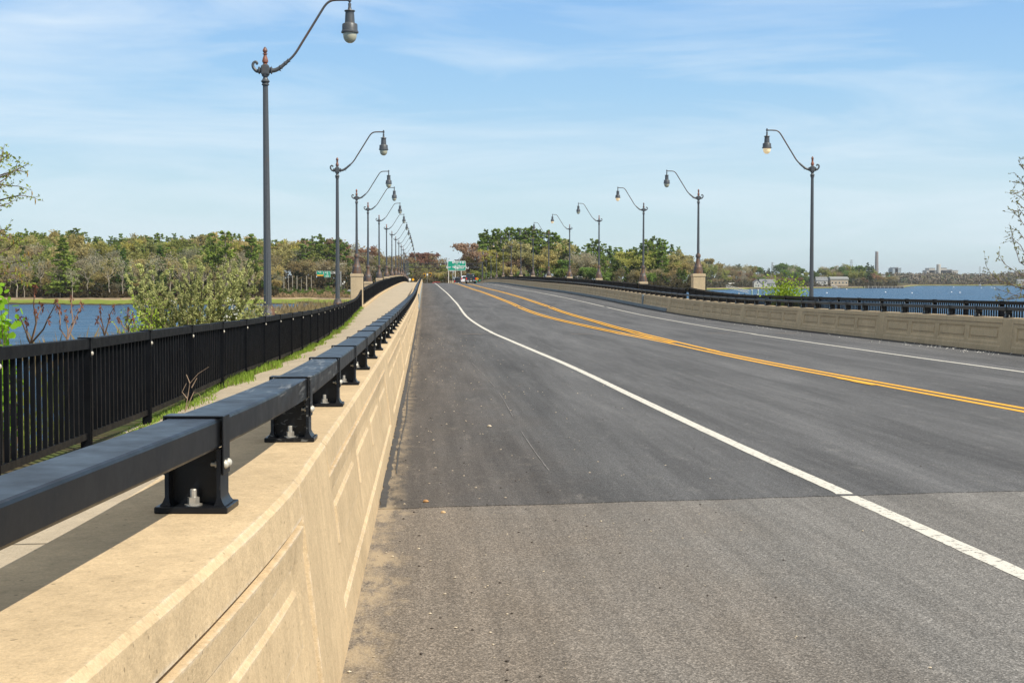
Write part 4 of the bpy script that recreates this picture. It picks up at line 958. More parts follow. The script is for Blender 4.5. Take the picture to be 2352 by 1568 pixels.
def leafy(name, label, cat, cx, cy, wx, wy, d, zb, nst, nl, s0, matl, seed, nn=5, grp=None):
    r = random.Random(seed); b = at(cx, cy, d); b.z = EYE+zb; t = thing(name, label, cat, tuple(b), 0, grp); a_, l_ = MB(), MB()
    for i in range(nst):
        e = at(cx+r.uniform(-1, 1)*wx, cy+r.uniform(-1, 1)*wy, d+r.uniform(-.5, .5)); p0 = b+Vector((r.gauss(0, .12), r.gauss(0, .12), 0)); m_ = p0.lerp(e, .55)+rv(r)*.1
        a_.tube([p0, m_, e], [.012, .008, .002], 4, cap=False)
        for k in range(nl//nst):
            u = r.uniform(.35, 1.05); q = p0*(1-u)**2+m_*2*u*(1-u)+e*u*u+rv(r)*r.uniform(.02, .16)*d/12; a = rv(r); s = s0*r.uniform(.6, 1.2); leafpoly(l_, q, a*s, a.cross(rv(r)).normalized()*s*.8, nn)
    part('stems', a_, MT['twig'], t, world=True, fixn=False); part('foliage', l_, matl, t, world=True, fixn=False); return t
leafy('shrub', 'bright green shrub low beside the left edge of the olive bush', 'shrub', 320, 735, 34, 30, 27, -2.3, 16, 1400, .022, MT['lime'], 3)
leafy('shrub', 'shrub with round bright green leaves cut off at the left picture edge', 'shrub', 2, 722, 30, 48, 13, -2.2, 12, 420, .036, MT['roundleaf'], 4, 8)
leafy('shrub', 'yellow green bush above the far fence, before the open water', 'shrub', 1800, 669, 34, 13, 74, -2.6, 26, 3000, .06, MT['lime'], 5)
leafy('shrub', 'low green shrub between the olive bush and the first lamp', 'shrub', 575, 712, 30, 14, 36, -2.4, 14, 700, .025, MT['oliveleaf'], 6)
# sumac stems
def sumac(base, tips, d, seed, label):
    r = random.Random(seed); b = at(base[0], base[1], d); t = thing('sumac_shrub', label, 'shrub', (b.x, b.y, b.z-.8), 0, None); a_, l_ = MB(), MB()
    a_.tube([b-Vector((0, 0, .8)), b], [.015, .012], 6)
    for (x, y) in tips:
        e = at(x, y, d+r.uniform(-.4, .4)); m_ = b.lerp(e, .45)+Vector((r.uniform(-.05, .05), 0, -.03)); k1 = b.lerp(e, .75)+rv(r)*.02
        a_.tube([b, m_, k1, e], [.010, .008, .006, .004], 6)
        for q, n in ((e, 15), (k1, 4)):
            for i in range(n):
                p = q+Vector((r.gauss(0, .011), r.gauss(0, .011), r.uniform(-.08, .05))); dd = (Vector((0, 0, 1))+rv(r)*.8).normalized(); s = r.uniform(.012, .023); leafpoly(l_, p, dd*s*1.5, dd.cross(rv(r)).normalized()*s*.5, 4)
    part('stems', a_, MT['stem'], t, smooth=True, world=True, fixn=False); part('foliage', l_, MT['redbud'], t, world=True, fixn=False, label='dark red brown buds')  # this foliage part holds only bud clusters, no leaves
sumac((70, 790), [(80, 664), (41, 722), (95, 706), (128, 698), (60, 740)], 14, 1, 'leafless sumac with red brown buds nearest the left picture edge')
sumac((155, 780), [(164, 687), (187, 700), (135, 712), (150, 722), (175, 728)], 16, 2, 'leafless sumac standing second from the left over the near fence')
sumac((240, 772), [(230, 707), (261, 707), (224, 735), (250, 730)], 19, 3, 'leafless sumac just left of the green shrub by the near fence')
sumac((296, 760), [(294, 715), (272, 733), (305, 725)], 21, 4, 'small leafless sumac in front of the green shrub')
# overhanging branches at the picture edges
def branchtree(name, label, trunk_at, paths, conv, d, leafmat_, ls, nper, catk, seed, matc=None):
    r = random.Random(seed); b = Vector(trunk_at); t = thing(name, label, 'tree', tuple(b)); a_, l_, c_ = MB(), MB(), MB(); hub = Vector((b.x, b.y, EYE+1.2)); zt = EYE+5 if name == 'birch_tree' else EYE+4.5
    part('trunk', MB().tube([b, Vector((b.x, b.y, EYE)), Vector((b.x, b.y, zt))], [.11, .09, .03], 9), MT['palestem'], t, smooth=True, world=True)
    for pth in paths:
        P_ = [at(*conv(x, y), d+r.uniform(-.4, .4)) for x, y in pth]; q0 = Vector((b.x, b.y, min(max(P_[0].z-.4, EYE-.5), zt-.2))); P_ = [q0, q0.lerp(P_[0], .6)+Vector((0, 0, .05))]+P_
        n = len(P_); a_.tube(P_, [.009*(d/14)**.4*(1-i/(n-1))**.8+.0014*d/14 for i in range(n)], 5, cap=False)
        for i in range(1, n-1):
            L = (P_[i+1]-P_[i]).length
            for _ in range(int(nper*L/.25)+2):
                p = P_[i].lerp(P_[i+1], r.random()); dd = ((P_[i+1]-P_[i]).normalized()+rv(r)*.9).normalized(); tl = r.uniform(.03, .12)*d/14; a_.tube([p, p+dd*tl], [.0016*d/14, .0009*d/14], 3, cap=False)
                for k in range(3):
                    q = p+dd*tl*r.uniform(.3, 1.1)+rv(r)*.012; s = ls*r.uniform(.6, 1.2); a = (dd+rv(r)).normalized(); leafpoly(l_, q, a*s*1.3, a.cross(rv(r)).normalized()*s*.6, 5)
    for (x, y0, y1) in catk:
        p, q = at(*conv(x, y0), d), at(*conv(x, y1), d); c_.tube([p, p.lerp(q, .5)+Vector((.004, 0, 0)), q], [.004, .007, .002], 5)
    part('branches', a_, MT['twig'], t, world=True, fixn=False); part('crown', l_, leafmat_, t, world=True, fixn=False)
    if catk: part('catkins', c_, MT['catkin'], t, world=True)
    return t
cl = lambda x, y: (x/3.657, (500+y/2.24)/1.63265)
branchtree('birch_tree', 'birch reaching in from the left edge with thin leafy twigs and hanging catkins', (at(-190, 700, 14).x, at(-190, 700, 14).y, EYE-2.2),
    [[(-60, 440), (0, 410), (60, 370), (120, 300), (165, 210)], [(60, 350), (130, 310), (190, 320), (225, 318)], [(110, 320), (180, 285), (245, 250)], [(-60, 430), (0, 430), (80, 440), (160, 445), (270, 480)], [(-60, 570), (0, 560), (80, 540), (170, 520), (240, 530), (305, 550)], [(-60, 640), (0, 610), (70, 590), (150, 545)], [(-60, 300), (0, 240), (20, 160), (40, 90)], [(20, 220), (60, 190), (85, 165)],
     [(-60, 840), (0, 820), (60, 800), (100, 770)], [(-60, 1040), (0, 1000), (80, 960), (150, 900), (220, 890)], [(-60, 1100), (0, 1100), (100, 1090), (180, 1070), (240, 1080)], [(-60, 1190), (0, 1180), (120, 1160), (200, 1240), (270, 1255)], [(0, 900), (100, 870), (200, 860)], [(0, 1260), (80, 1230), (160, 1190)]], cl, 14, MT['birchleaf'], .014, 3.2,
    [(228, 325, 370), (267, 485, 530), (295, 550, 600), (110, 890, 940), (145, 890, 935), (235, 990, 1030), (240, 1080, 1130), (130, 1120, 1170), (165, 1170, 1230), (205, 1010, 1045), (35, 1160, 1195), (225, 1265, 1300), (180, 1230, 1270), (60, 1110, 1150)], 5)
cr = lambda x, y: ((3640+x/2.24)/1.63265, (500+y/2.24)/1.63265)
rt = at(2440, 700, 48)
branchtree('budding_tree', 'slender tree with budding twigs entering from the right edge above the far fence', (rt.x, rt.y, EYE-3.2),
    [[(560, 1350), (448, 1310), (330, 1270), (240, 1235), (180, 1190), (145, 1140), (122, 1090)], [(560, 1250), (448, 1200), (380, 1160), (300, 1110), (260, 1060), (235, 1005)], [(560, 1180), (448, 1105), (410, 1080), (375, 960), (350, 870), (340, 810)], [(560, 850), (448, 770), (400, 700), (330, 640)], [(560, 640), (448, 560), (350, 490)], [(560, 500), (448, 420), (370, 330)], [(540, 400), (448, 300), (400, 230), (415, 205)], [(560, 1400), (448, 1380), (350, 1350), (220, 1305)], [(450, 1000), (420, 940), (360, 890), (325, 905)], [(460, 640), (400, 590), (370, 570)], [(460, 900), (400, 820), (350, 800)], [(460, 700), (410, 640), (360, 660)], [(450, 1300), (380, 1290), (300, 1240), (250, 1180)], [(300, 1395), (235, 1390), (228, 1370)], [(470, 460), (420, 400), (360, 420)], [(470, 540), (430, 480), (345, 520)], [(450, 1240), (420, 1340), (330, 1380)]], cr, 48, MT['budm'], .035, 1.5, [], 6)
# grass and weeds
def blades(name, label, fxy, n, hmin, hmax, mat, seed, wd=.007):
    r = random.Random(seed); mb = MB()
    for _ in range(n):
        x, y, z, k = fxy(r)
        if k <= 0: continue
        h = r.uniform(hmin, hmax)*k; a = r.uniform(0, 2*PI); le = Vector((math.cos(a), math.sin(a), 0))*h*r.uniform(.1, .45); w = Vector((-math.sin(a), math.cos(a), 0))*wd*r.uniform(.7, 1.3)*(1 if y < 25 else 1.5); p = Vector((x, y, z))
        mb.add([p-w, p+w, p+le*.4+Vector((0, 0, h*.6))+w*.7, p+le+Vector((0, 0, h)), p+le*.4+Vector((0, 0, h*.6))-w*.7], [(0, 1, 2, 3, 4)])
    return tag(part(name, mb, mat, fixn=False), label, 'grass', kind='stuff')
def g1(r):
    y = 8+86*r.random()**1.5; x = FX(y)+r.uniform(-.12, .06)+abs(r.gauss(0, .12))*(.5+.5*math.sin(y*1.3)); k = (.30+.65*(.5+.5*math.sin(y*.8)*math.sin(y*.31+1)))*min(1, max(0, (y-15)/8))
    return x, y, lw(x, y), k
blades('grass', 'bright green grass along the foot of the near fence', g1, 11000, .06, .24, MT['grassm'], 1)
blades('dry_grass', 'dry tan grass tufts at the edge of the near sidewalk', g1, 2500, .04, .16, MT['dry'], 2)
def g2(r):
    y = r.uniform(4, 94); u = abs(r.gauss(0, 2.2))+.55; x = FX(y)-u; z = walkz(y)-.3*u*.55-.1
    return x, y, z, (1.4 if y > 26 else .55)
blades('bank_weeds', 'green and brown weeds on the bank below the near fence', g2, 9000, .2, .7, MT['birchleaf'], 3, .008)
blades('bank_weeds', 'dry brown weeds on the bank near the street lamps', lambda r: (lambda q: (q[0], 28+(q[1])*.68, walkz(28+q[1]*.68)-.35, 1.25))(g2(r)), 9000, .3, .9, MT['dry'], 4, .007)
blades('bank_weeds', 'weeds on the bank below the far fence', lambda r: (18.2+abs(r.gauss(0, 2)), r.uniform(30, 94), EYE-2.4, 1), 4000, .2, .7, MT['birchleaf'], 5, .02)
b = at(425, 945, 19.0); tw = MB(); r = random.Random(3)
for pth in ([(425, 945), (432, 905), (436, 880), (455, 858), (480, 842)], [(436, 880), (428, 860)], [(425, 945), (445, 900), (458, 905), (466, 930)], [(430, 915), (418, 900), (428, 880)], [(440, 890), (452, 868)]):
    tw.tube([at(x, y, 18.6) for x, y in pth], [.007, .005, .004, .003, .002][:len(pth)], 4)
tag(part('dead_twig', tw, MT['palestem']), 'bare dead weed leaning against the near fence', 'weed')
# loose stones, shells and sticks on the road
def stones(name, label, spots, mat, seed):
    r = random.Random(seed); mb = MB()
    for x, y, s in spots:
        z = rz(x, y)-(.006 if y < lipy(x) else 0); a = [r.uniform(.7, 1.2) for _ in range(6)]
        vs = [(x+s*a[0], y, z+s*.3), (x, y+s*a[1], z+s*.35), (x-s*a[2], y, z+s*.3), (x, y-s*a[3], z+s*.35), (x, y, z+s*.8*a[4]), (x, y, z-.002)]
        mb.add(vs, [(0,1,4), (1,2,4), (2,3,4), (3,0,4), (1,0,5), (2,1,5), (3,2,5), (0,3,5)])
    return tag(part(name, mb, mat), label, 'gravel', kind='stuff')
r = random.Random(12)
sp = []
for _ in range(300):
    y = 4+40*r.random()**1.4; x = XWL+abs(r.gauss(0, 1.3)); sp.append((x, y, r.uniform(.003, .009)*(1+.03*y)))
stones('gravel', 'scattered pale pebbles on the near shoulder', sp, simple('pale_pebble', (.52, .45, .34), .8, 0, .3, 40), 1)
stones('gravel', 'scattered dark bits on the near shoulder', [(XWL+abs(r.gauss(0, 1.6)), 4+30*r.random()**1.5, r.uniform(.004, .011)) for _ in range(200)], simple('dark_bit', (.05, .04, .035), .9), 2)
stones('gravel', 'white chips on the far shoulder by the shaded parapet', [(14.2+r.gauss(0, .22), 34+abs(r.gauss(3, 2.2)), r.uniform(.012, .03)) for _ in range(70)]+[(13.9+r.gauss(0, .4), r.uniform(33, 75), r.uniform(.01, .03)) for _ in range(60)], simple('white_chip', (.72, .70, .66), .7), 3)
for nm, lab, px, s, c in (('stone', 'pale stone lying alone on the near shoulder', (1124, 980), .028, (.55, .47, .35)), ('stone', 'orange brown stone by the foot of the near parapet', (978, 1153), .024, (.40, .22, .09)), ('stone', 'small tan stone just below the asphalt seam', (1018, 1176), .02, (.55, .38, .2))):
    X_, Y_ = None, None; rr_ = ray(*px); d = 2
    while (_C+rr_*d).z > rz((_C+rr_*d).x, (_C+rr_*d).y): d += .02
    P = _C+rr_*d; mb = MB().lathe([(.004, 0), (s*.8, .002), (s, s*.35), (s*.75, s*.75), (.003, s*.95)], 9); rq = random.Random(7); mb.v = [(a*rq.uniform(.75, 1.15), b_*rq.uniform(.75, 1.15), c_) for a, b_, c_ in mb.v]
    o = part(nm, mb, simple('stone_'+nm, c, .85, 0, .25, 30), smooth=50); o.location = (P.x, P.y, P.z-.002-(.006 if P.y < 10.3 else 0)); tag(o, lab, 'stone')
# ------------------------------------------------------------------ lettering
def text_mesh(name, txt, size, mat, bold=0.0):
    c = bpy.data.curves.new(name, 'FONT'); c.body = txt; c.size = size; c.align_x = 'CENTER'; c.align_y = 'CENTER'; c.extrude = .004; c.offset = bold; c.resolution_u = 3
    o = bpy.data.objects.new(name, c); link(o); dg = bpy.context.evaluated_depsgraph_get(); me = bpy.data.meshes.new_from_object(o.evaluated_get(dg)); bpy.data.objects.remove(o); me.materials.clear(); me.materials.append(mat); return me
def letter(parent, txt, x, z, size, mat, y=-.05, name='lettering', bold=.012):
    o = bpy.data.objects.new(name, text_mesh(name, txt, size, mat, bold)); link(o); o.parent = parent; o.location = (x, y, z); o.rotation_euler = (PI/2, 0, 0); return o
SG = simple('sign_green', (.0, .30, .19), .45, 0, .05, 1); SW_ = simple('sign_white', (.80, .82, .80), .5, 0, .04, 1); SY = simple('sign_yellow', (.85, .42, .0), .5, 0, .05, 1); SK = simple('sign_black', (.02, .02, .02), .6); SB = simple('shield_blue', (.02, .12, .5), .5)
GALV = simple('galvanized_steel', (.42, .43, .43), .5, .4, .1, 2); PP = simple('pale_post_paint', (.36, .33, .27), .8); WP = simple('white_post_paint', (.66, .64, .58), .6); DK = simple('dark_steel', (.03, .03, .032), .6)
def rrect(w, h, r, n=5):
    p = []
    for cx, cz, a0 in ((w/2-r, h/2-r, 0), (-w/2+r, h/2-r, 90), (-w/2+r, -h/2+r, 180), (w/2-r, -h/2+r, 270)):
        for i in range(n): a = math.radians(a0+90*i/(n-1)); p.append((cx+r*math.cos(a), cz+r*math.sin(a)))
    return p
# big green guide sign past the crest
P = at(1049.2, 610.3, 380); gz = rz(P.x, P.y) ; k = 380/F
t = thing('guide_sign', 'large green road sign with white border and two curved arrows beyond the bridge crest', 'road sign', (P.x, P.y, gz)); hz = P.z-gz; W, H = 41.6*k, 22.0*k
part('border', MB().prism([(a, b+hz) for a, b in rrect(W, H, .35)], 0, .04), SW_, t); pn = part('panel', MB().prism([(a, b+hz) for a, b in rrect(W-.16, H-.16, .30)], -.012, .0), SG, t)
for x in (-.455*W, -.085*W, .245*W): part('post', MB().bbox(x-.09, x+.09, .045, .22, -.5, hz+H/2-.15, .01), WP, t)
u = 1/11.2/1.63265*k
def sx_(zx): return (zx-590)*u
def sz_(zy): return hz+(518-zy)*u
def shield(x0, x1, y0, y1, kind):
    a, b, c, d = sx_(x0), sx_(x1), sz_(y1), sz_(y0); cx, w, h = (a+b)/2, b-a, d-c; m = MB()
    if kind == 'box': m.prism([(a, c), (b, c), (b, d), (a, d)], -.03, -.013)
    else: m.prism([(cx-w*.1, c), (cx+w*.1, c), (cx+w*.42, c+h*.2), (b, c+h*.5), (cx+w*.44, c+h*.85), (b-w*.04, d), (cx, d-h*.06), (a+w*.04, d), (cx-w*.44, c+h*.85), (a, c+h*.5), (cx-w*.42, c+h*.2)], -.03, -.013)
    part('route_shield', m, SW_, t); return cx, (c+d)/2, h
cx, cz, h = shield(400, 485, 342, 425, 'us'); letter(t, '4', cx, cz, h*.85, SK, -.036, 'route_number')
cx, cz, h = shield(705, 778, 342, 420, 'us'); part('shield_field', MB().prism([(cx+math.cos(i*PI/4)*h*.36, cz-h*.08+math.sin(i*PI/4)*h*.30) for i in range(8)], -.04, -.031), SB, t); letter(t, '95', cx, cz-h*.08, h*.42, SW_, -.045, 'route_number')
cx, cz, h = shield(820, 906, 342, 425, 'box'); letter(t, '16', cx, cz, h*.75, SK, -.036, 'route_number')
letter(t, 'East', sx_(572), sz_(355), .78, SW_); letter(t, 'To', sx_(577), sz_(418), .55, SW_); letter(t, 'Spur  Rd', sx_(335), sz_(575), .72, SW_)
letter(t, 'Boston', sx_(822), sz_(530), .74, SW_); letter(t, 'Harbor  Rd', sx_(826), sz_(607), .72, SW_)
for pts, hd in (([(525, 680), (545, 620), (535, 570), (520, 500)], (520, 500)), ([(598, 680), (615, 620), (595, 560), (600, 500)], (600, 500))):
    m = MB(); m.tube([(sx_(a), -.03, sz_(b)) for a, b in pts], .085, 6); m.lathe([(.001, -.02), (.15, -.02), (.15, .0), (.001, .0)], 3, (sx_(hd[0]), -.02, sz_(hd[1])), 'Y')
    if hd[0] == 520: m.tube([(sx_(535), -.03, sz_(570)), (sx_(475), -.03, sz_(545))], [.08, .11], 6); m.lathe([(.001, -.02), (.16, -.02), (.16, .0), (.001, 0)], 12, (sx_(492), -.02, sz_(602)), 'Y')
    else: m.tube([(sx_(612), -.03, sz_(628)), (sx_(655), -.03, sz_(607))], [.08, .11], 6)
    part('arrow', m, SW_, t)
# truss gantry over the road past the crest
def gantry(name, label, x0, x1, yt, yb, d, zg, mat, legs, r=.16, nb=11, group=None):
    A, B = at(x0, yt, d), at(x1, yt, d); h = A.z-at(x0, yb, d).z; t = thing(name, label, 'gantry', (A.x, A.y, EYE+zg), 0, group); v = (B-A); L = v.length; u_ = v.normalized(); n_ = Vector((-u_.y, u_.x, 0)); m = MB()
    for dz in (0, -h):
        for w in (-.5, .5): m.tube([A+n_*w*r*5+Vector((0,0,dz)), B+n_*w*r*5+Vector((0,0,dz))], r, 6)
    for i in range(nb):
        p, q = A+v*(i/nb), A+v*((i+1)/nb)
        for w in (-.5, .5):
            o_ = n_*w*r*5; m.tube([p+o_, (q+o_) if 0 else q+o_+Vector((0,0,-h))] if i % 2 else [p+o_+Vector((0,0,-h)), q+o_], r*.5, 5); m.tube([p+o_, p+o_+Vector((0,0,-h))], r*.4, 5)
    part('truss', m, mat, t, world=True)
    for f in legs: q = A+v*f; part('leg', MB().tube([(q.x, q.y, EYE+zg), (q.x, q.y, A.z+.1)], r*2.0, 10), mat, t, world=True)
    return A, v, t
gantry('truss_gantry', 'dark steel truss gantry spanning the road behind the green sign', 927, 1109, 605, 614.5, 450, -2.6, DK, (0.005, .995), .14, 22)
def roadsign(kind, x, y, d, w, zg, label, mat=None, sh=None):
    P = at(x, y, d); t = thing(kind, label, 'road sign', (P.x, P.y, EYE+zg)); hz = P.z-EYE-zg
    part('post', MB().tube([(0, .06, -.3), (0, .06, hz)], .045, 6), GALV, t)
    sh = sh or 'box'; poly = {'diamond': [(0, w*.7), (w*.7, 0), (0, -w*.7), (-w*.7, 0)], 'tri': [(-w*.6, w*.5), (w*.6, w*.5), (0, -w*.6)], 'box': [(-w*.4, w*.5), (w*.4, w*.5), (w*.4, -w*.5), (-w*.4, -w*.5)]}[sh]
    part('plate', MB().prism([(a, b+hz) for a, b in poly], -.01, .01), mat, t); return t, hz
t, hz = roadsign('pedestrian_sign', 1095.9, 640.3, 370, .62, -1.2, 'yellow pedestrian warning sign right of the black pickup', SY, 'diamond')
part('symbol', MB().lathe([(.001, -.02), (.08, -.02), (.08, -.012), (.001, -.012)], 8, (0, 0, hz+.2), 'Y').prism([(-.09, hz+.1), (.1, hz+.12), (.06, hz-.02), (.16, hz-.26), (.07, hz-.26), (0, hz-.08), (-.1, hz-.27), (-.17, hz-.25), (-.07, hz)], -.02, -.012), SK, t)
roadsign('street_sign', 1092.5, 645.6, 372, .7, -2.2, 'small green sign beside the pickup rear wheel', SG)
roadsign('street_sign', 1101.7, 644.4, 420, .6, -2.4, 'small green sign left of the tall dark gantry leg', SG)
roadsign('yellow_sign', 948.7, 642, 400, .62, -1.8, 'yellow warning sign low between the far left lamps', SY, 'diamond')
roadsign('white_sign', 941.4, 642, 410, .7, -1.8, 'white sign left of the yellow warning sign, low between the far left lamps', SW_)
roadsign('white_sign', 981.4, 630.6, 478, .58, -2.6, 'white sign between the two yellow framed traffic signals', SW_)
def signal(x, y, label):
    d = 480; P = at(x, y, d); t = thing('traffic_signal', label, 'traffic light', (P.x, P.y, P.z), 0, None); k = d/F
    ol = [(-2.6, 4.4), (2.6, 4.4), (3.1, 3.6), (3.1, -.4), (1.9, -.9), (1.9, -4.0), (1.5, -4.5), (-1.5, -4.5), (-1.9, -4.0), (-1.9, -.9), (-3.1, -.4), (-3.1, 3.6)]
    part('backplate', MB().prism([(a*k*.62/.62, b*k*.62/.62) for a, b in ol], -.02, .02), SY, t); part('housing', MB().prism([(a*k*.68, b*k*.74) for a, b in ol], -.16, -.022), SK, t)
    return t
signal(975, 632, 'yellow framed traffic signal on the left of the small white sign'); signal(988, 630.4, 'yellow framed traffic signal on the right of the small white sign')
A, B = at(966, 626.2, 480), at(1040, 624.5, 480); t = thing('signal_mast', 'slim dark mast arm carrying the two yellow framed signals', 'mast', (B.x, B.y, EYE-2.8))
part('mast_arm', MB().tube([A, B], [.035, .06], 6), DK, t, world=True); part('pole', MB().tube([(B.x, B.y, EYE-2.8), (B.x, B.y, B.z+.2)], .1, 8), GALV, t, world=True)
# sign bridge over the highway beyond the left bank
A, v, gt = gantry('sign_gantry', 'grey truss sign gantry beyond the left bank with a white pole', 726, 783, 623.8, 628.4, 600, -4.9, GALV, (.99,), .12, 13)
def hsign(x0, x1, y0, y1, label, yel=False):
    d = 599.0; a, b = at(x0, y0, d), at(x1, y1, d); c = (a+b)/2; w, h = b.x-a.x, a.z-b.z; t = thing('highway_sign', label, 'road sign', (c.x, c.y, c.z))
    part('border', MB().prism(rrect(w, h, .15), 0, .05), SW_, t); part('panel', MB().prism(rrect(w-.12, h-.12, .12), -.012, 0), SG, t)
    m = MB()
    for zx, zz, ww, hh in ((-.22, .28, .13, .16), (.0, .28, .14, .18), (.0, .0, .13, .14), (.28, .30, .16, .05), (.22, .0, .14, .04), (0, -.22, .62, .06), (0, -.38, .5, .05)):
        if yel and zz < -.1: continue
        m.prism([((zx-ww/2)*w, (zz-hh/2)*h), ((zx+ww/2)*w, (zz-hh/2)*h), ((zx+ww/2)*w, (zz+hh/2)*h), ((zx-ww/2)*w, (zz+hh/2)*h)], -.03, -.013)
    part('legend', m, SW_, t)
    if yel: part('exit_only_panel', MB().prism([(-w/2, -h/2-.5), (w/2, -h/2-.5), (w/2, -h/2+.02), (-w/2, -h/2+.02)], -.01, .03), SY, t)
hsign(744, 759.4, 622.6, 637, 'square green highway sign with white shields on the far left gantry'); hsign(727.5, 742.6, 622.2, 631, 'wide green highway sign with a yellow strip under it on the far left gantry', True)
# tall highway lamp beyond the left bank, posts and small signs
A = at(783, 606.5, 610); t = thing('highway_lamp', 'white highway lamp arm seen right of the second lamp shaft', 'lamp post', (at(772, 600, 612).x, at(772, 600, 612).y, EYE-4.8)); B = at(772, 613, 610); E_ = at(795, 605.5, 610)
part('arm', MB().tube([B, A.lerp(B, .5)+Vector((0, 0, -.05)), A, E_], .06, 6), WP, t, world=True); part('pole', MB().tube([(B.x, B.y, EYE-4.8), B], .09, 6), WP, t, world=True); part('lantern', MB().tube([E_-Vector((.5, 0, 0)), E_+Vector((.5, 0, -.02))], [.1, .05], 6), GALV, t, world=True)
for i, (x, yt, w) in enumerate(((652, 634, .28), (662.5, 634, .22), (672, 634, .25), (682, 634, .28), (692, 640, .16), (704, 634, .34), (715, 633, .2))):
    P = at(x, yt, 596); t = thing('pale_post', 'pale upright post standing along the far road on the left', 'post', (P.x, P.y, EYE-5.0), 0, 'pale posts along the far road'); hh = P.z-EYE+5.0
    part('shaft', MB().bbox(-w/2, w/2, -w/2, w/2, 0, hh, .02), PP, t); part('cap', MB().bbox(-w/2-.04, w/2+.04, -w/2-.04, w/2+.04, hh, hh+.1, .02), PP, t)
roadsign('yield_sign', 791, 648, 590, .75, -5.0, 'white triangular yield sign just left of the tall cream pillar', SW_, 'tri')
roadsign('white_sign', 787.5, 651.5, 590, .6, -5.0, 'small white sign left of the yield sign', SW_)
gr_ = thing('guard_rail', 'pale guard rail along the far road on the left', 'guard rail', tuple(atz(645, 592, EYE-5.0)))
part('beam', MB().tube([atz(600, 592, EYE-4.45), atz(700, 594, EYE-4.45), atz(786, 596, EYE-4.45)], .13, 6), GALV, gr_, world=True)
for x in range(605, 786, 10): part('post', MB().box(-.07, .07, -.07, .07, -5.2, -4.4, Matrix.Translation((at(x, 645, 593).x, at(x, 645, 593).y, EYE))), GALV, gr_, world=True)
# ------------------------------------------------------------------ vehicles
GL = Mat('car_glass'); GL.set(col=(.012, .018, .022), rough=.06, spec=.7); GL = GL.m
TY = simple('tyre_rubber', (.02, .02, .02), .8); CH = simple('chrome', (.6, .6, .6), .25, .9, .05); RL = Mat('tail_light'); RL.set(col=(.35, .01, .01), rough=.2, emc=(1, .03, .02), ems=.25); RL = RL.m
def carpaint(n, c): m = Mat(n); m.set(col=c, rough=.25, spec=.5, coat=.6); return m.m
def wheel(t, x, y, r=.40):
    w = part('wheel', MB().lathe([(r*.6, -.11), (r*.95, -.12), (r, -.08), (r, .08), (r*.95, .12), (r*.6, .11)], 18, axis='X'), TY, t, smooth=30, loc=(x, y, r)); part('rim', MB().lathe([(.02, -.10), (r*.55, -.09), (r*.62, 0), (r*.55, .09), (.02, .10)], 12, axis='X'), CH, w, smooth=30)
def body_sweep(prof, hw):      # side profile with tumblehome
    secs = []
    for f, ins in ((-1, .10), (-.93, .0), (.93, .0), (1, .10)):
        secs.append([(f*hw*(1 if z < 1.05 else 1-.17*(z-1.05)/.8), y+(ins if y < 0 else -ins)*.8*(abs(f) == 1), z-(ins*.3 if z > .6 else -ins*.3)) for y, z in prof])
    return MB().sweep(secs)
def pickup(x, y, z, label, paint_, detail=True):
    t = thing('pickup_truck', label, 'pickup truck', (x, y, z)); w = 1.0
    bd = body_sweep([(0, .50), (5.6, .45), (5.7, .8), (5.5, 1.10), (4.2, 1.18), (3.9, 1.2), (.0, 1.2), (-.04, 1.15), (-.04, .6)], w); part('body', bd, paint_, t, smooth=30)
    part('cab', body_sweep([(1.85, 1.15), (4.1, 1.15), (3.5, 1.78), (3.2, 1.86), (2.2, 1.88), (1.98, 1.82)], .93), paint_, t, smooth=30)
    part('rear_window', MB().prism([(-.68, 1.24), (.68, 1.24), (.58, 1.74), (-.58, 1.74)], 1.86, 1.90), GL, t)
    part('tailgate', MB().bbox(-.72, .72, -.075, -.03, .68, 1.17, .02), paint_, t, smooth=30)
    part('bumper', MB().bbox(-.30, .30, -.2, -.02, .46, .62, .03), SK, t, smooth=30)
    for s in (-1, 1):
        part('bumper_end', MB().bbox(min(s*.32, s*.97), max(s*.32, s*.97), -.22, -.02, .46, .66, .04), CH, t, smooth=30)
        part('tail_light', MB().bbox(min(s*.78, s*.99), max(s*.78, s*.99), -.09, -.02, .74, 1.12, .02), RL, t)
        part('mirror', MB().bbox(min(s*.98, s*1.22), max(s*.98, s*1.22), 3.5, 3.62, 1.15, 1.38, .04), SK, t)
        wheel(t, s*.85, .95); wheel(t, s*.85, 4.6)
    part('license_plate', MB().bbox(-.15, .15, -.215, -.2, .47, .61, .005), SW_, t)
    if detail:
        part('emblem', MB().prism([(-.14, .955), (-.06, .965), (-.05, .99), (.05, .99), (.06, .965), (.14, .965), (.12, .915), (.06, .915), (.05, .89), (-.05, .89), (-.06, .915), (-.12, .905)], -.092, -.076), simple('gold_emblem', (.75, .50, .15), .3, .6), t)
        part('cab_light', MB().bbox(-.14, .14, 1.9, 1.97, 1.84, 1.875, .01), RL, t)
        part('spoiler_sticker', MB().bbox(.42, .56, 1.845, 1.86, 1.5, 1.6, .004), SW_, t)
    return t
NAVY = carpaint('dark_navy_paint', (.008, .014, .026)); BLK = carpaint('black_car_paint', (.012, .013, .016)); WHT = carpaint('white_car_paint', (.78, .80, .84)); SIL = carpaint('silver_paint', (.45, .47, .50)); REDP = carpaint('red_paint', (.5, .03, .02))
P = at(1081.9, 640, 274); pickup(P.x, P.y, rz(P.x, P.y)+.02, 'dark navy pickup truck seen from behind on the bridge crest', NAVY)
P = at(1052.5, 640, 352); pickup(P.x, P.y, rz(P.x, P.y)-.35, 'black pickup farther ahead, left of the white car', BLK, False)
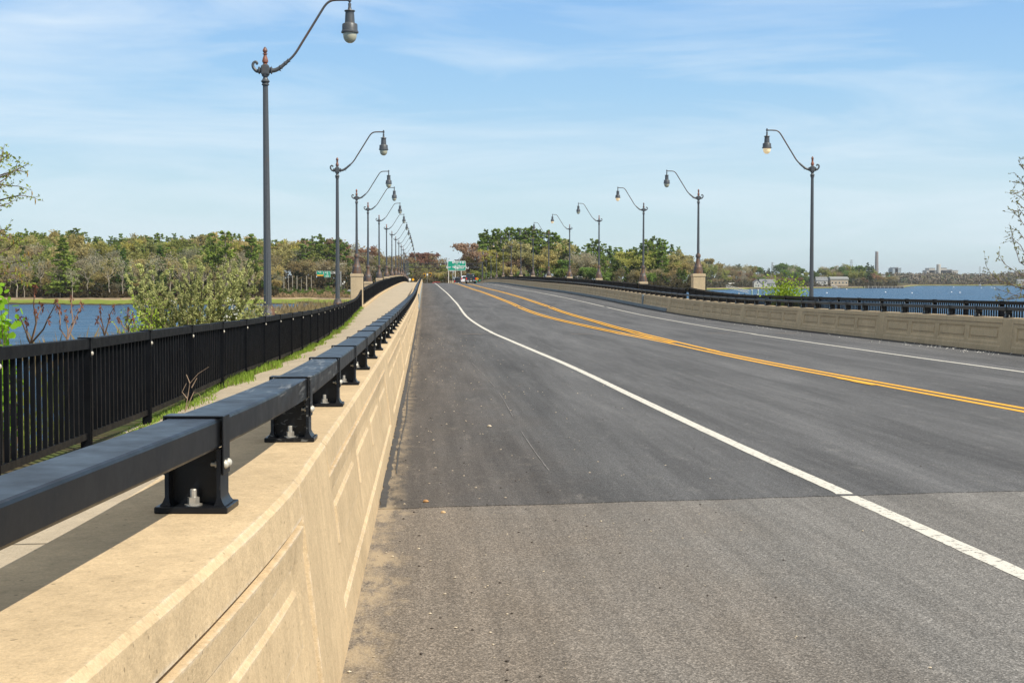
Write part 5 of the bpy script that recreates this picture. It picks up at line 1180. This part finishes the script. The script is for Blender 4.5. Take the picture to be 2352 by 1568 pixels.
def car(x, y, z, rot, label, paint_, suv=False, grp=None):
    t = thing('parked_car' if not suv else 'white_car', label, 'car', (x, y, z), rot, grp); h = 1.66 if suv else 1.42
    part('body', body_sweep([(0, .35), (4.5, .3), (4.6, .62), (4.4, .86), (3.5, .95), (.15, 1.0), (-.03, .9), (-.03, .5)], .9), paint_, t, smooth=30)
    part('cab', body_sweep([(.1 if suv else .5, .93), (3.6, .92), (2.75, h-.06), (2.4, h), (.9, h), (.35 if suv else 1.1, h-.1)], .82), paint_, t, smooth=30)
    part('rear_window', MB().prism([(-.6, 1.02), (.6, 1.02), (.5, h-.16), (-.5, h-.16)], -.02+(.08 if suv else .6), .04+(.1 if suv else .62), M=Matrix.Rotation(0, 4, 'X')), GL, t)
    for s in (-1, 1):
        part('side_window', MB().prism([(.7, 1.0), (3.2, 1.0), (2.6, h-.12), (1.0, h-.12)], min(s*.80, s*.835), max(s*.80, s*.835), 'YZ'), GL, t)
        part('tail_light', MB().bbox(min(s*.66, s*.86), max(s*.66, s*.86), -.07, -.01, .82, 1.25 if suv else .98, .02), RL, t); wheel(t, s*.8, .85, .33); wheel(t, s*.8, 3.6, .33)
    part('windshield', MB().prism([(-.66, 1.0), (.66, 1.0), (.56, h-.1), (-.56, h-.1)], 0, .03, M=Matrix.Translation((0, 3.5, 0)) @ Matrix.Translation((0, 0, 1)) @ Matrix.Rotation(math.radians(48), 4, 'X') @ Matrix.Translation((0, 0, -1))), GL, t)
    part('license_plate', MB().bbox(-.15, .15, -.06, -.03, .62, .74, .004), SW_, t); return t
P = at(1068, 640, 318); car(P.x, P.y, rz(P.x, P.y)-.05, 0, 'white car squeezed between the two dark pickups on the crest', WHT, True)
P = at(808, 660, 585); car(P.x, P.y, EYE-5.0, math.radians(168), 'silver car on the far road just left of the tall cream pillar', SIL, False)
P = at(839, 660, 585); car(P.x, P.y, EYE-4.75, math.radians(170), 'dark car seen between the tall cream pillar and the next pedestal', BLK, False)
P = at(1017.5, 645, 430); car(P.x, P.y, EYE-1.75, math.radians(90), 'small red car far beyond the crest, left of the sign post', REDP, False)
# pale fence posts behind the crest, cottage
for i, x in enumerate((1031, 1035, 1038.5, 1042, 1045)):
    P = at(x, 645.5-.3*(i % 2), 395); t = thing('cream_post', 'pale cream post in the short row left of the black pickup', 'post', (P.x, P.y, EYE-2), 0, 'cream posts beyond the crest'); part('shaft', MB().bbox(-.13, .13, -.13, .13, 0, P.z-EYE+2, .02), MT['pillar'], t); part('cap', MB().bbox(-.17, .17, -.17, .17, P.z-EYE+2, P.z-EYE+2.1, .02), MT['pillar'], t)
# ------------------------------------------------------------------ far shore: houses, docks, chimney, plant
SIDE = simple('white_siding', (.44, .44, .42), .7, 0, .08, .5); ROOF = simple('grey_shingles', (.19, .20, .21), .9, 0, .15, .8); TAN = simple('tan_siding', (.38, .33, .26), .8, 0, .1, .5); WD = simple('weathered_wood', (.24, .21, .175), .9, 0, .2, 1.2)
def gable(t, w, l, h, r, x=0, y=0, name='wall', mat=None, rm=None, axis='X'):
    m = MB(); poly = [(-w/2, 0), (w/2, 0), (w/2, h), (0, h+r), (-w/2, h)]
    m.prism(poly, -l/2, l/2) if axis == 'Y' else m.prism(poly, -l/2, l/2, 'YZ'); m.v = [(a+x, b+y, c) for a, b, c in m.v]; part(name, m, mat or SIDE, t)
    q = MB()
    for s in (-1, 1):
        pl = [(s*(w/2+.35), h-.12), (0, h+r+.14), (0, h+r+.34), (s*(w/2+.35), h+.08)]
        q.prism(pl, -l/2-.35, l/2+.35, 'XZ' if axis == 'Y' else 'YZ')
    q.v = [(a+x, b+y, c) for a, b, c in q.v]; part('roof', q, rm or ROOF, t)
def window(t, x, y, z, w, h):
    f = part('window', MB().bbox(x-w/2-.08, x+w/2+.08, y-.06, y, z-h/2-.08, z+h/2+.08, .01), SW_, t); part('pane', MB().box(x-w/2, x+w/2, y-.075, y-.062, z-h/2, z+h/2), GL, f)
P = at(1757, 657, 1135); t = thing('white_house', 'white shore house with long grey roof and dormer behind the docks', 'house', (P.x, P.y, EYE-5.3))
gable(t, 7.5, 12.5, 3.4, 3.0, 2.2, 2); gable(t, 5.4, 6, 3.8, 2.2, -6.8, 0, 'wing', axis='Y'); gable(t, 2.6, 2.6, 4.9, 1.0, -.4, -1.2, 'dormer', axis='Y')
for x, z in ((-6.8, 3.9), (-7.9, 1.6), (-5.9, 1.6)): window(t, x, -3.0, z, .8, 1.1)
for x in (-.4, 3.0, 4.6, 6.2): window(t, x, -1.75 if x > 0 else -2.5, 1.8 if x > 0 else 4.1, 1.1, 1.1)
part('chimney', MB().box(5.6, 6.3, 1.6, 2.3, 5, 7.4), simple('brick', (.30, .13, .09), .9), t)
P = at(1928, 657, 1265); t = thing('boat_shed', 'long low tan building with pale flat roof behind the pier', 'building', (P.x, P.y, EYE-4.4)); part('wall', MB().box(-8.0, 8.0, 0, 9, 0, 5.4), TAN, t); part('roof', MB().prism([(-.4, 5.4), (9.4, 5.4), (9.4, 6.9), (4.5, 8.1), (-.4, 6.9)], -8.4, 8.4, 'YZ'), simple('pale_metal_roof', (.30, .31, .31), .7), t)
for i in range(5): window(t, -6.4+3.2*i, 0, 2.8, 1.2, 1.4)
P = at(1886, 655, 1262); t = thing('white_house', 'small white house half hidden by green trees left of the tan building', 'house', (P.x, P.y, EYE-4.4)); gable(t, 6.5, 10, 4.6, 3.0)
for x in (-3, 0, 3): window(t, x, -3.25, 2.8, 1.0, 1.3)
P = at(2345, 650, 1905); t = thing('white_house', 'tiny white house on the far bay shore at the right picture edge', 'house', (P.x, P.y, EYE-5.2)); gable(t, 7, 11, 4, 3)
window(t, -2.5, -3.5, 2.2, 1.3, 1.3); window(t, 2.5, -3.5, 2.2, 1.3, 1.3)
P = at(1612, 655, 1080); t = thing('white_shed', 'low white roofed shed under the trees right of the tall cream pillar', 'shed', (at(1684, 655, 1150).x, at(1684, 655, 1150).y, EYE-4.9)); gable(t, 4, 7.5, 2.0, 1.0, rm=SIDE); window(t, 0, -2.0, 1.2, 1, .8)
P = at(1431, 640, 455); t = thing('white_house', 'pale grey house glimpsed between tree trunks right of the lamps', 'house', (at(1330, 640, 500).x, at(1330, 640, 500).y, EYE-3.0)); gable(t, 6, 8, 2.6, 1.8); window(t, -1.5, -3.0, 1.5, 1, 1); window(t, 1.5, -3.0, 1.5, 1, 1)
def dock(name, label, x0, x1, d, zt, cat='pier', step=3.0, wide=2.0, railing=False, mat=WD, wall_=False, d1=None):
    A, B = atz(x0, d, EYE+zt), atz(x1, d1 or d, EYE+zt); t = thing(name, label, cat, (A.x, A.y, WATER)); v = B-A; L = v.length; u_ = v.normalized(); n_ = Vector((-u_.y, u_.x, 0)); m = MB()
    c = [A-n_*wide/2, B-n_*wide/2, B+n_*wide/2, A+n_*wide/2]; m.add([p for p in c]+[p-Vector((0, 0, .3)) for p in c], [(0,1,2,3), (7,6,5,4), (0,4,5,1), (1,5,6,2), (2,6,7,3), (3,7,4,0)]); part('deck', m, mat, t, world=True)
    n = int(L/step)
    for i in range(n+1):
        p = A+u_*(L*i/max(n, 1))-n_*(wide/2+.12)*(1 if wall_ else .8); part('piling', MB().tube([(p.x, p.y, WATER-1.5), (p.x, p.y, p.z+(.5 if railing else .25))], .17, 7), mat if not wall_ else WP, t, world=True)
    if wall_:
        q = MB(); b = [A-n_*wide/2*.9, B-n_*wide/2*.9, B+n_*wide/2*.9, A+n_*wide/2*.9]; q.add([p-Vector((0, 0, .3)) for p in b]+[Vector((p.x, p.y, WATER-1)) for p in b], [(0,1,2,3), (7,6,5,4), (0,4,5,1), (1,5,6,2), (2,6,7,3), (3,7,4,0)]); part('bulkhead', q, simple('dark_bulkhead', (.06, .055, .05), .9), t, world=True)
    if railing: part('railing', MB().tube([A-n_*wide*.45+Vector((0, 0, .95)), B-n_*wide*.45+Vector((0, 0, .95))], .07, 4).tube([A-n_*wide*.45+Vector((0, 0, .5)), B-n_*wide*.45+Vector((0, 0, .5))], .05, 4), mat, t, world=True)
    return t
dock('timber_pier', 'long pale timber bulkhead pier jutting right from the dock shore', 1984, 2074, 1262, -4.9, step=3.4, wide=6, wall_=True, mat=simple('pale_timber', (.42, .38, .30), .9, 0, .15, 1))
dock('boat_dock', 'low grey dock on piles right of the nearest right lamp', 1872, 1980, 1190, -5.4, railing=True)
dock('boat_dock', 'short grey dock running under the yellow green bush', 1795, 1866, 1135, -5.5, railing=True)
dock('boat_dock', 'thin grey dock in front of the white shore house', 1722, 1778, 1085, -5.7, railing=False)
dock('boat_dock', 'tiny low dock right of the pale timber pier', 2078, 2098, 1300, -5.9)
def gangway(label, x0, y0, x1, y1, d, wdt=1.2):
    A, B = at(x0, y0, d), at(x1, y1, d); t = thing('gangway', label, 'gangway', tuple(A)); m = MB(); up = Vector((0, 0, 1.1))
    for w in (0, wdt):
        o_ = Vector((0, w, 0)); m.tube([A+o_, B+o_], .07, 4); m.tube([A+o_+up, B+o_+up], .07, 4); n = 8
        for i in range(n): p, q = A.lerp(B, i/n)+o_, A.lerp(B, (i+1)/n)+o_; m.tube([p, q+up], .04, 4); m.tube([p, p+up], .04, 4)
    part('truss_side', m, WP, t, world=True); part('walkway', MB().add([A, B, B+Vector((0, wdt, 0)), A+Vector((0, wdt, 0))], [(0, 1, 2, 3)]), WP, t, world=True)
gangway('white truss gangway sloping down to the water right of the tall cream pillar', 1669, 660.5, 1721, 673, 640); gangway('small white gangway sloping down to the moored skiff', 1911, 657, 1925, 661, 1200)
dock('floating_dock', 'floating dock under the sloping white gangway', 1700, 1745, 620, -6.3, wide=3, step=8)
for x, lab in ((1727, 'left one of the two pale green mooring piles before the bush'), (1741.5, 'right one of the two pale green mooring piles before the bush')):
    P = at(x, 664.5, 610); t = thing('mooring_pile', lab, 'piling', (P.x, P.y, WATER)); part('shaft', MB().tube([(0, 0, -2), (0, 0, P.z-WATER-.35)], .32, 10), simple('green_pile', (.30, .42, .34), .7), t); part('cap', MB().lathe([(.36, P.z-WATER-.35), (.36, P.z-WATER-.2), (.05, P.z-WATER)], 10), WP, t)
def boat(x, d, L, rot, label, cabin=False):
    P = atz(x, d, WATER); t = thing('motor_boat', label, 'boat', tuple(P), rot); secs = []
    for y, w, zk, zt in ((0, .9, .05, .75), (.35, 1.0, -.1, .75), (.7, .8, -.05, .9), (.92, .35, .2, 1.05), (1, .04, .7, 1.15)): secs.append([(-w*L*.17, y*L, zt), (-w*L*.13, y*L, zk+.1), (0, y*L, zk-.15), (w*L*.13, y*L, zk+.1), (w*L*.17, y*L, zt)])
    part('hull', MB().sweep(secs), SIDE, t, smooth=30)
    if cabin: part('cabin', MB().bbox(-L*.11, L*.11, L*.40, L*.66, .7, 2.3, .08), SIDE, t); part('windshield', MB().bbox(-L*.10, L*.10, L*.655, L*.675, 1.5, 2.1, .01), GL, t); part('mast', MB().tube([(0, L*.45, 2.2), (0, L*.45, 5.2)], .08, 6).tube([(-.9, L*.45, 3.6), (.9, L*.45, 3.6)], .05, 5), WP, t)
    else: part('console', MB().bbox(-.4, .4, L*.4, L*.52, .3, 1.4, .05), SIDE, t); part('outboard', MB().bbox(-.2, .2, -.4, 0, .2, 1.1, .06), SK, t)
boat(2263, 1700, 11, 1.2, 'white lobster boat with cabin and mast far out on the bay', True); boat(1931, 1175, 7, 1.5, 'white skiff at the foot of the small gangway'); boat(1710, 606, 5, 1.4, 'small white boat alongside the floating dock'); boat(1752, 560, 4.5, 1.5, 'dark topped skiff just left of the yellow green bush')
bp = MB().lathe([(.002, -.45), (.25, -.38), (.42, -.15), (.45, .05), (.38, .28), (.2, .43), (.06, .48)], 14); BU = Mat('buoy_white'); BU.set(col=(.85, .85, .86), rough=.4); bme = bp.mesh('float', BU.m, True); tp = MB().tube([(0, 0, .45), (0, 0, .75)], .05, 6).mesh('eye', GALV)
BPOS = ['farthest left, beside the lamp shaft', 'just below the moored skiff', 'below the middle of the timber pier', 'below the end of the timber pier', 'left one of a pair in open water', 'right one of a pair in open water', 'faint one far out in the bay', 'left of the lobster boat', 'right of the lobster boat', 'second to the right of the lobster boat']
for (zx, zy), lb in zip(((178, 587), (397, 545), (825, 578), (1117, 588), (1553, 576), (1645, 582), (1577, 521), (1882, 531), (1997, 526), (2027, 531)), BPOS):
    x, y = (3040+zx/2.94)/1.63265, (900+zy/2.94)/1.63265; r_ = ray(x, y); d = (WATER-EYE)/r_.z; P = _C+r_*d; t = thing('mooring_buoy', 'white mooring buoy '+lb, 'buoy', (P.x, P.y, WATER+.1), 0, 'white mooring buoys'); part('float', bme, None, t); part('eye', tp, None, t); sc_ = .55+d/2400; t.scale = (sc_, sc_, sc_)
# chimney and plant on the horizon
P = at(2014, 577, 3500); t = thing('chimney_stack', 'tall brown industrial chimney on the horizon across the bay', 'chimney', (P.x, P.y, EYE-6)); h = P.z-EYE+6
ck = Mat('stack_concrete'); ck.set(col=ck.mix(ck.ramp(ck.noise(ck.pos(), .03, 3), [(.3, 0), (.7, 1)]), (.20, .175, .165), (.27, .24, .225)), rough=.9)
part('shaft', MB().lathe([(5.2, 0), (4.6, h*.4), (3.7, h-2)], 24), ck.m, t, smooth=30); part('rim', MB().lathe([(3.9, h-2), (4.1, h-1.4), (3.9, h), (3.2, h), (3.2, h-1)], 24), simple('pale_rim', (.5, .5, .5), .8), t)
def blocks(name, label, cat, x0, x1, y0, d, parts_, mat):
    P = at((x0+x1)/2, y0, d); t = thing(name, label, cat, (P.x, P.y, EYE-6)); k = d/F
    for nm, a, b, top, extra in parts_:
        xa, xb = (a-(x0+x1)/2)*k, (b-(x0+x1)/2)*k; z = at(a, top, d).z-EYE+6
        if nm == 'silo': part(nm, MB().lathe([((xb-xa)/2, 0), ((xb-xa)/2, z-1), ((xb-xa)/2*.85, z)], 20, ((xa+xb)/2, 0, 0)), mat, t, smooth=30)
        else:
            o = part(nm, MB().bbox(xa, xb, 0, 30, 0, z, .3), mat, t); q = MB()
            q.box(xa-.3, xb+.3, -.4, -.05, z-1.2, z-.2); part('parapet', q, ROOF, o)
    return t
zz = lambda v: (3040+v/2.94)/1.63265
blocks('industrial_building', 'blue grey blocky building on the horizon right of the tall chimney', 'building', zz(900), zz(1002), 622, 3400, [('main_block', zz(902), zz(1000), 615.3, 0), ('roof_house', zz(930), zz(965), 613.6, 0)], simple('blue_grey_cladding', (.30, .36, .40), .7))
blocks('power_plant', 'pale power plant with round silo on the horizon across the bay', 'building', zz(1270), zz(1630), 622, 3600, [('base_block', zz(1275), zz(1630), 620.4, 0), ('main_block', zz(1303), zz(1370), 615.2, 0), ('silo', zz(1386), zz(1433), 606.6, 0), ('side_block', zz(1433), zz(1502), 614.6, 0), ('low_block', zz(1502), zz(1560), 618.2, 0)], simple('cream_cladding', (.46, .44, .40), .8))
def pylon(x, yt, d, label, w=4.5, zg=-5):
    P = at(x, yt, d); t = thing('power_pylon', label, 'pylon', (P.x, P.y, EYE+zg)); h = P.z-EYE-zg; m = MB()
    for sx1 in (-1, 1):
        for sy in (-1, 1): m.tube([(sx1*w/2, sy*w/2, 0), (sx1*w*.14, sy*w*.14, h)], .14, 4)
        n = 9
        for i in range(n): a, b = i/n, (i+1)/n; wa, wb = w/2*(1-.72*a), w/2*(1-.72*b); m.tube([(-sx1*wa, -wa, h*a), (sx1*wb, -wb, h*b)], .07, 3); m.tube([(-wa, sx1*wa, h*a), (wa, sx1*wa, h*a)], .07, 3)
    part('lattice', m, GALV, t); q = MB()
    for f in (.97, .88, .79): q.tube([(-w*.6, 0, h*f), (w*.6, 0, h*f)], .12, 4)
    part('crossarm', q, GALV, t)
pylon(1955.8, 596, 1750, 'lattice power pylon rising above the trees left of the chimney'); pylon(2251, 612, 2500, 'left one of two tiny pylons above the far bay wood', 4); pylon(2259.5, 613, 2500, 'right one of two tiny pylons above the far bay wood', 4)
pylon(1774, 602, 1500, 'thin pylon standing above the trees behind the white shore house', 3)
A, v, gt = gantry('sign_gantry', 'thin grey gantry with a small green sign at the far bay shore', 2027, 2052, 633.6, 635.4, 1800, -5.6, GALV, (.99,), .25, 6)
P = at(2040, 634.6, 1798); t = thing('highway_sign', 'tiny green highway sign on the far bay gantry', 'road sign', tuple(P)); part('panel', MB().prism(rrect(5.2, 3.0, .3), 0, .2), SG, t); part('border', MB().prism(rrect(5.5, 3.3, .35), .21, .3), SW_, t)
# ------------------------------------------------------------------ air
hz_ = bpy.data.materials.new('haze_air'); hz_.use_nodes = True; nn = hz_.node_tree.nodes
for n in list(nn):
    if n.type != 'OUTPUT_MATERIAL': nn.remove(n)
pv = nn.new('ShaderNodeVolumePrincipled'); pv.inputs['Color'].default_value = (.86, .92, 1.0, 1); pv.inputs['Density'].default_value = .00006; pv.inputs['Anisotropy'].default_value = 0.2
hz_.node_tree.links.new(pv.outputs[0], [n for n in nn if n.type == 'OUTPUT_MATERIAL'][0].inputs['Volume'])
tag(part('haze', MB().box(-9500, 9500, -2100, 12100, WATER-4, 110), hz_), 'thin pale air over the bridge and the bay', 'haze', kind='stuff')
